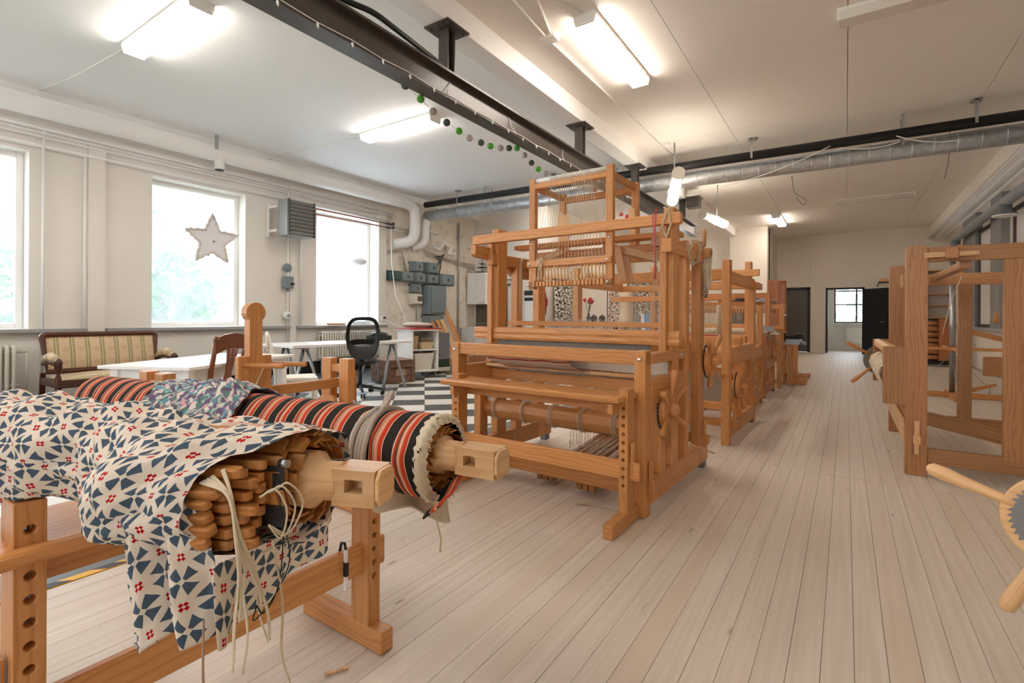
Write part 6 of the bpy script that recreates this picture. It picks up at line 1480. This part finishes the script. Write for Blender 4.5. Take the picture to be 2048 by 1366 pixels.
t = thing('side_table', 'black low table with red flowers against the recess wall', 'table', (-5.75, 12.2, 0)); obj('top', M().box(-.25, .35, -.3, .5, .98, 1.02), BLACK, t)
for x0 in (-.22, .28):
    for y0 in (-.27, .44): obj('leg', M().box(x0, x0 + .04, y0, y0 + .04, 0, .98), BLACK, t)
t = thing('flower_pot', 'vase with red flowers on the black low table', 'flowers', (-5.7, 12.2, 1.02)); obj('vase', M().lathe([(.05, 0), (.06, .08), (.03, .16), (.035, .2)], (0, 0, 0), (0, 0, 1), 14), BLACK, t); q = random.Random(6); mm = M(); m2 = M()
for k in range(8):
    p = Vector((q.uniform(-.13, .13), q.uniform(-.1, .1), q.uniform(.45, .62))); m2.tube([(0, 0, .15), p * .6 + Vector((0, 0, .1)), p], .006, 5); mm.ball(p, .05, 8, 6)
obj('stems', m2, GREEN, t); obj('blossoms', mm, REDX, t)
for k, (x_, y_) in enumerate(((-5.45, 12.0), (-5.42, 12.45))):
    t = thing('black_kettle', 'small black pot on the low table, %s of the flowers' % ('in front' if k == 0 else 'behind and right'), 'pot', (x_, y_, 1.02)); obj('pot', M().lathe([(.07, 0), (.09, .05), (.085, .12), (.03, .16)], (0, 0, 0), (0, 0, 1), 14), BLACK, t); obj('lid', M().ball((0, 0, .165), .02, 8, 6), BLACK, t)
# ---------------------------------------------------------------- trees outside
def leafy(loc, h, r, label, mat, seed, n=1500, group='trees outside the windows'):
    t = thing('tree', label, 'tree', (*loc, -.5), 0, group); q = random.Random(seed); mm = M()
    br = []
    for k in range(26):
        a = q.uniform(0, 2 * PI); z_ = h * q.uniform(.2, 1); rr_ = r * (1 - .55 * z_ / h) * q.uniform(.5, 1.05); br.append(Vector((rr_ * math.cos(a), rr_ * math.sin(a), z_)))
    for k in range(n):
        b = q.choice(br); p = b * 1.0 + Vector((q.gauss(0, .22), q.gauss(0, .22), q.gauss(0, .2))) * (r / 1.3)
        d = Vector((q.gauss(0, 1), q.gauss(0, 1), q.gauss(-.3, .6))).normalized(); e = d.orthogonal().normalized(); L = q.uniform(.12, .26); n0 = len(mm.v)
        mm.v.extend([p, p + d * L * .5 + e * L * .28, p + d * L, p + d * L * .5 - e * L * .28]); mm.face([n0, n0 + 1, n0 + 2, n0 + 3], [(0, 0), (1, 0), (1, 1), (0, 1)])
    obj('foliage', mm, mat, t, kind='stuff'); obj('trunk', M().tube([(0, 0, 0), (.05, .02, h * .5), (0, .05, h * .9)], [.12, .08, .03], 8), BARK, t)
    mm = M()
    for b in br: mm.tube([(0, 0, max(.2, b.z * .6)), b * .6 + Vector((0, 0, b.z * .25)), b], [.04, .025, .008], 5)
    obj('branches', mm, BARK, t, kind='stuff')
for k, (x_, y_, h_, r_, m_, lab) in enumerate(((-12.2, 4.9, 3.2, 1.3, LEAVES, 'bright green shrub outside the star window, right half'), (-15.5, 1.6, 2.6, 1.2, LEAVESD, 'lower green shrub outside the leftmost window'), (-17.0, 6.0, 4.6, 1.5, LEAVESD, 'taller darker tree behind the shrub outside the star window'),
        (-11.5, 1.3, 3.6, 1.2, LEAVES, 'loose green tree at the left edge, outside the leftmost window'), (-14.5, 9.6, 3.0, 1.3, LEAVES, 'green shrub outside the frosted window'))): leafy((x_, y_), h_, r_, lab, m_, 30 + k, 2600)
leafy((.2, 26.5), 3.2, 1.6, 'green shrub with bare branches outside the lobby window', LEAVES, 44, 700); leafy((1.4, 25.0), 3.0, 1.2, 'sparse branchy tree outside the lobby window, right', LEAVES, 45, 160)
struct('ground_outside', M().box(-6, 8, 22.4, 40, -.7, -.5), LAWN)
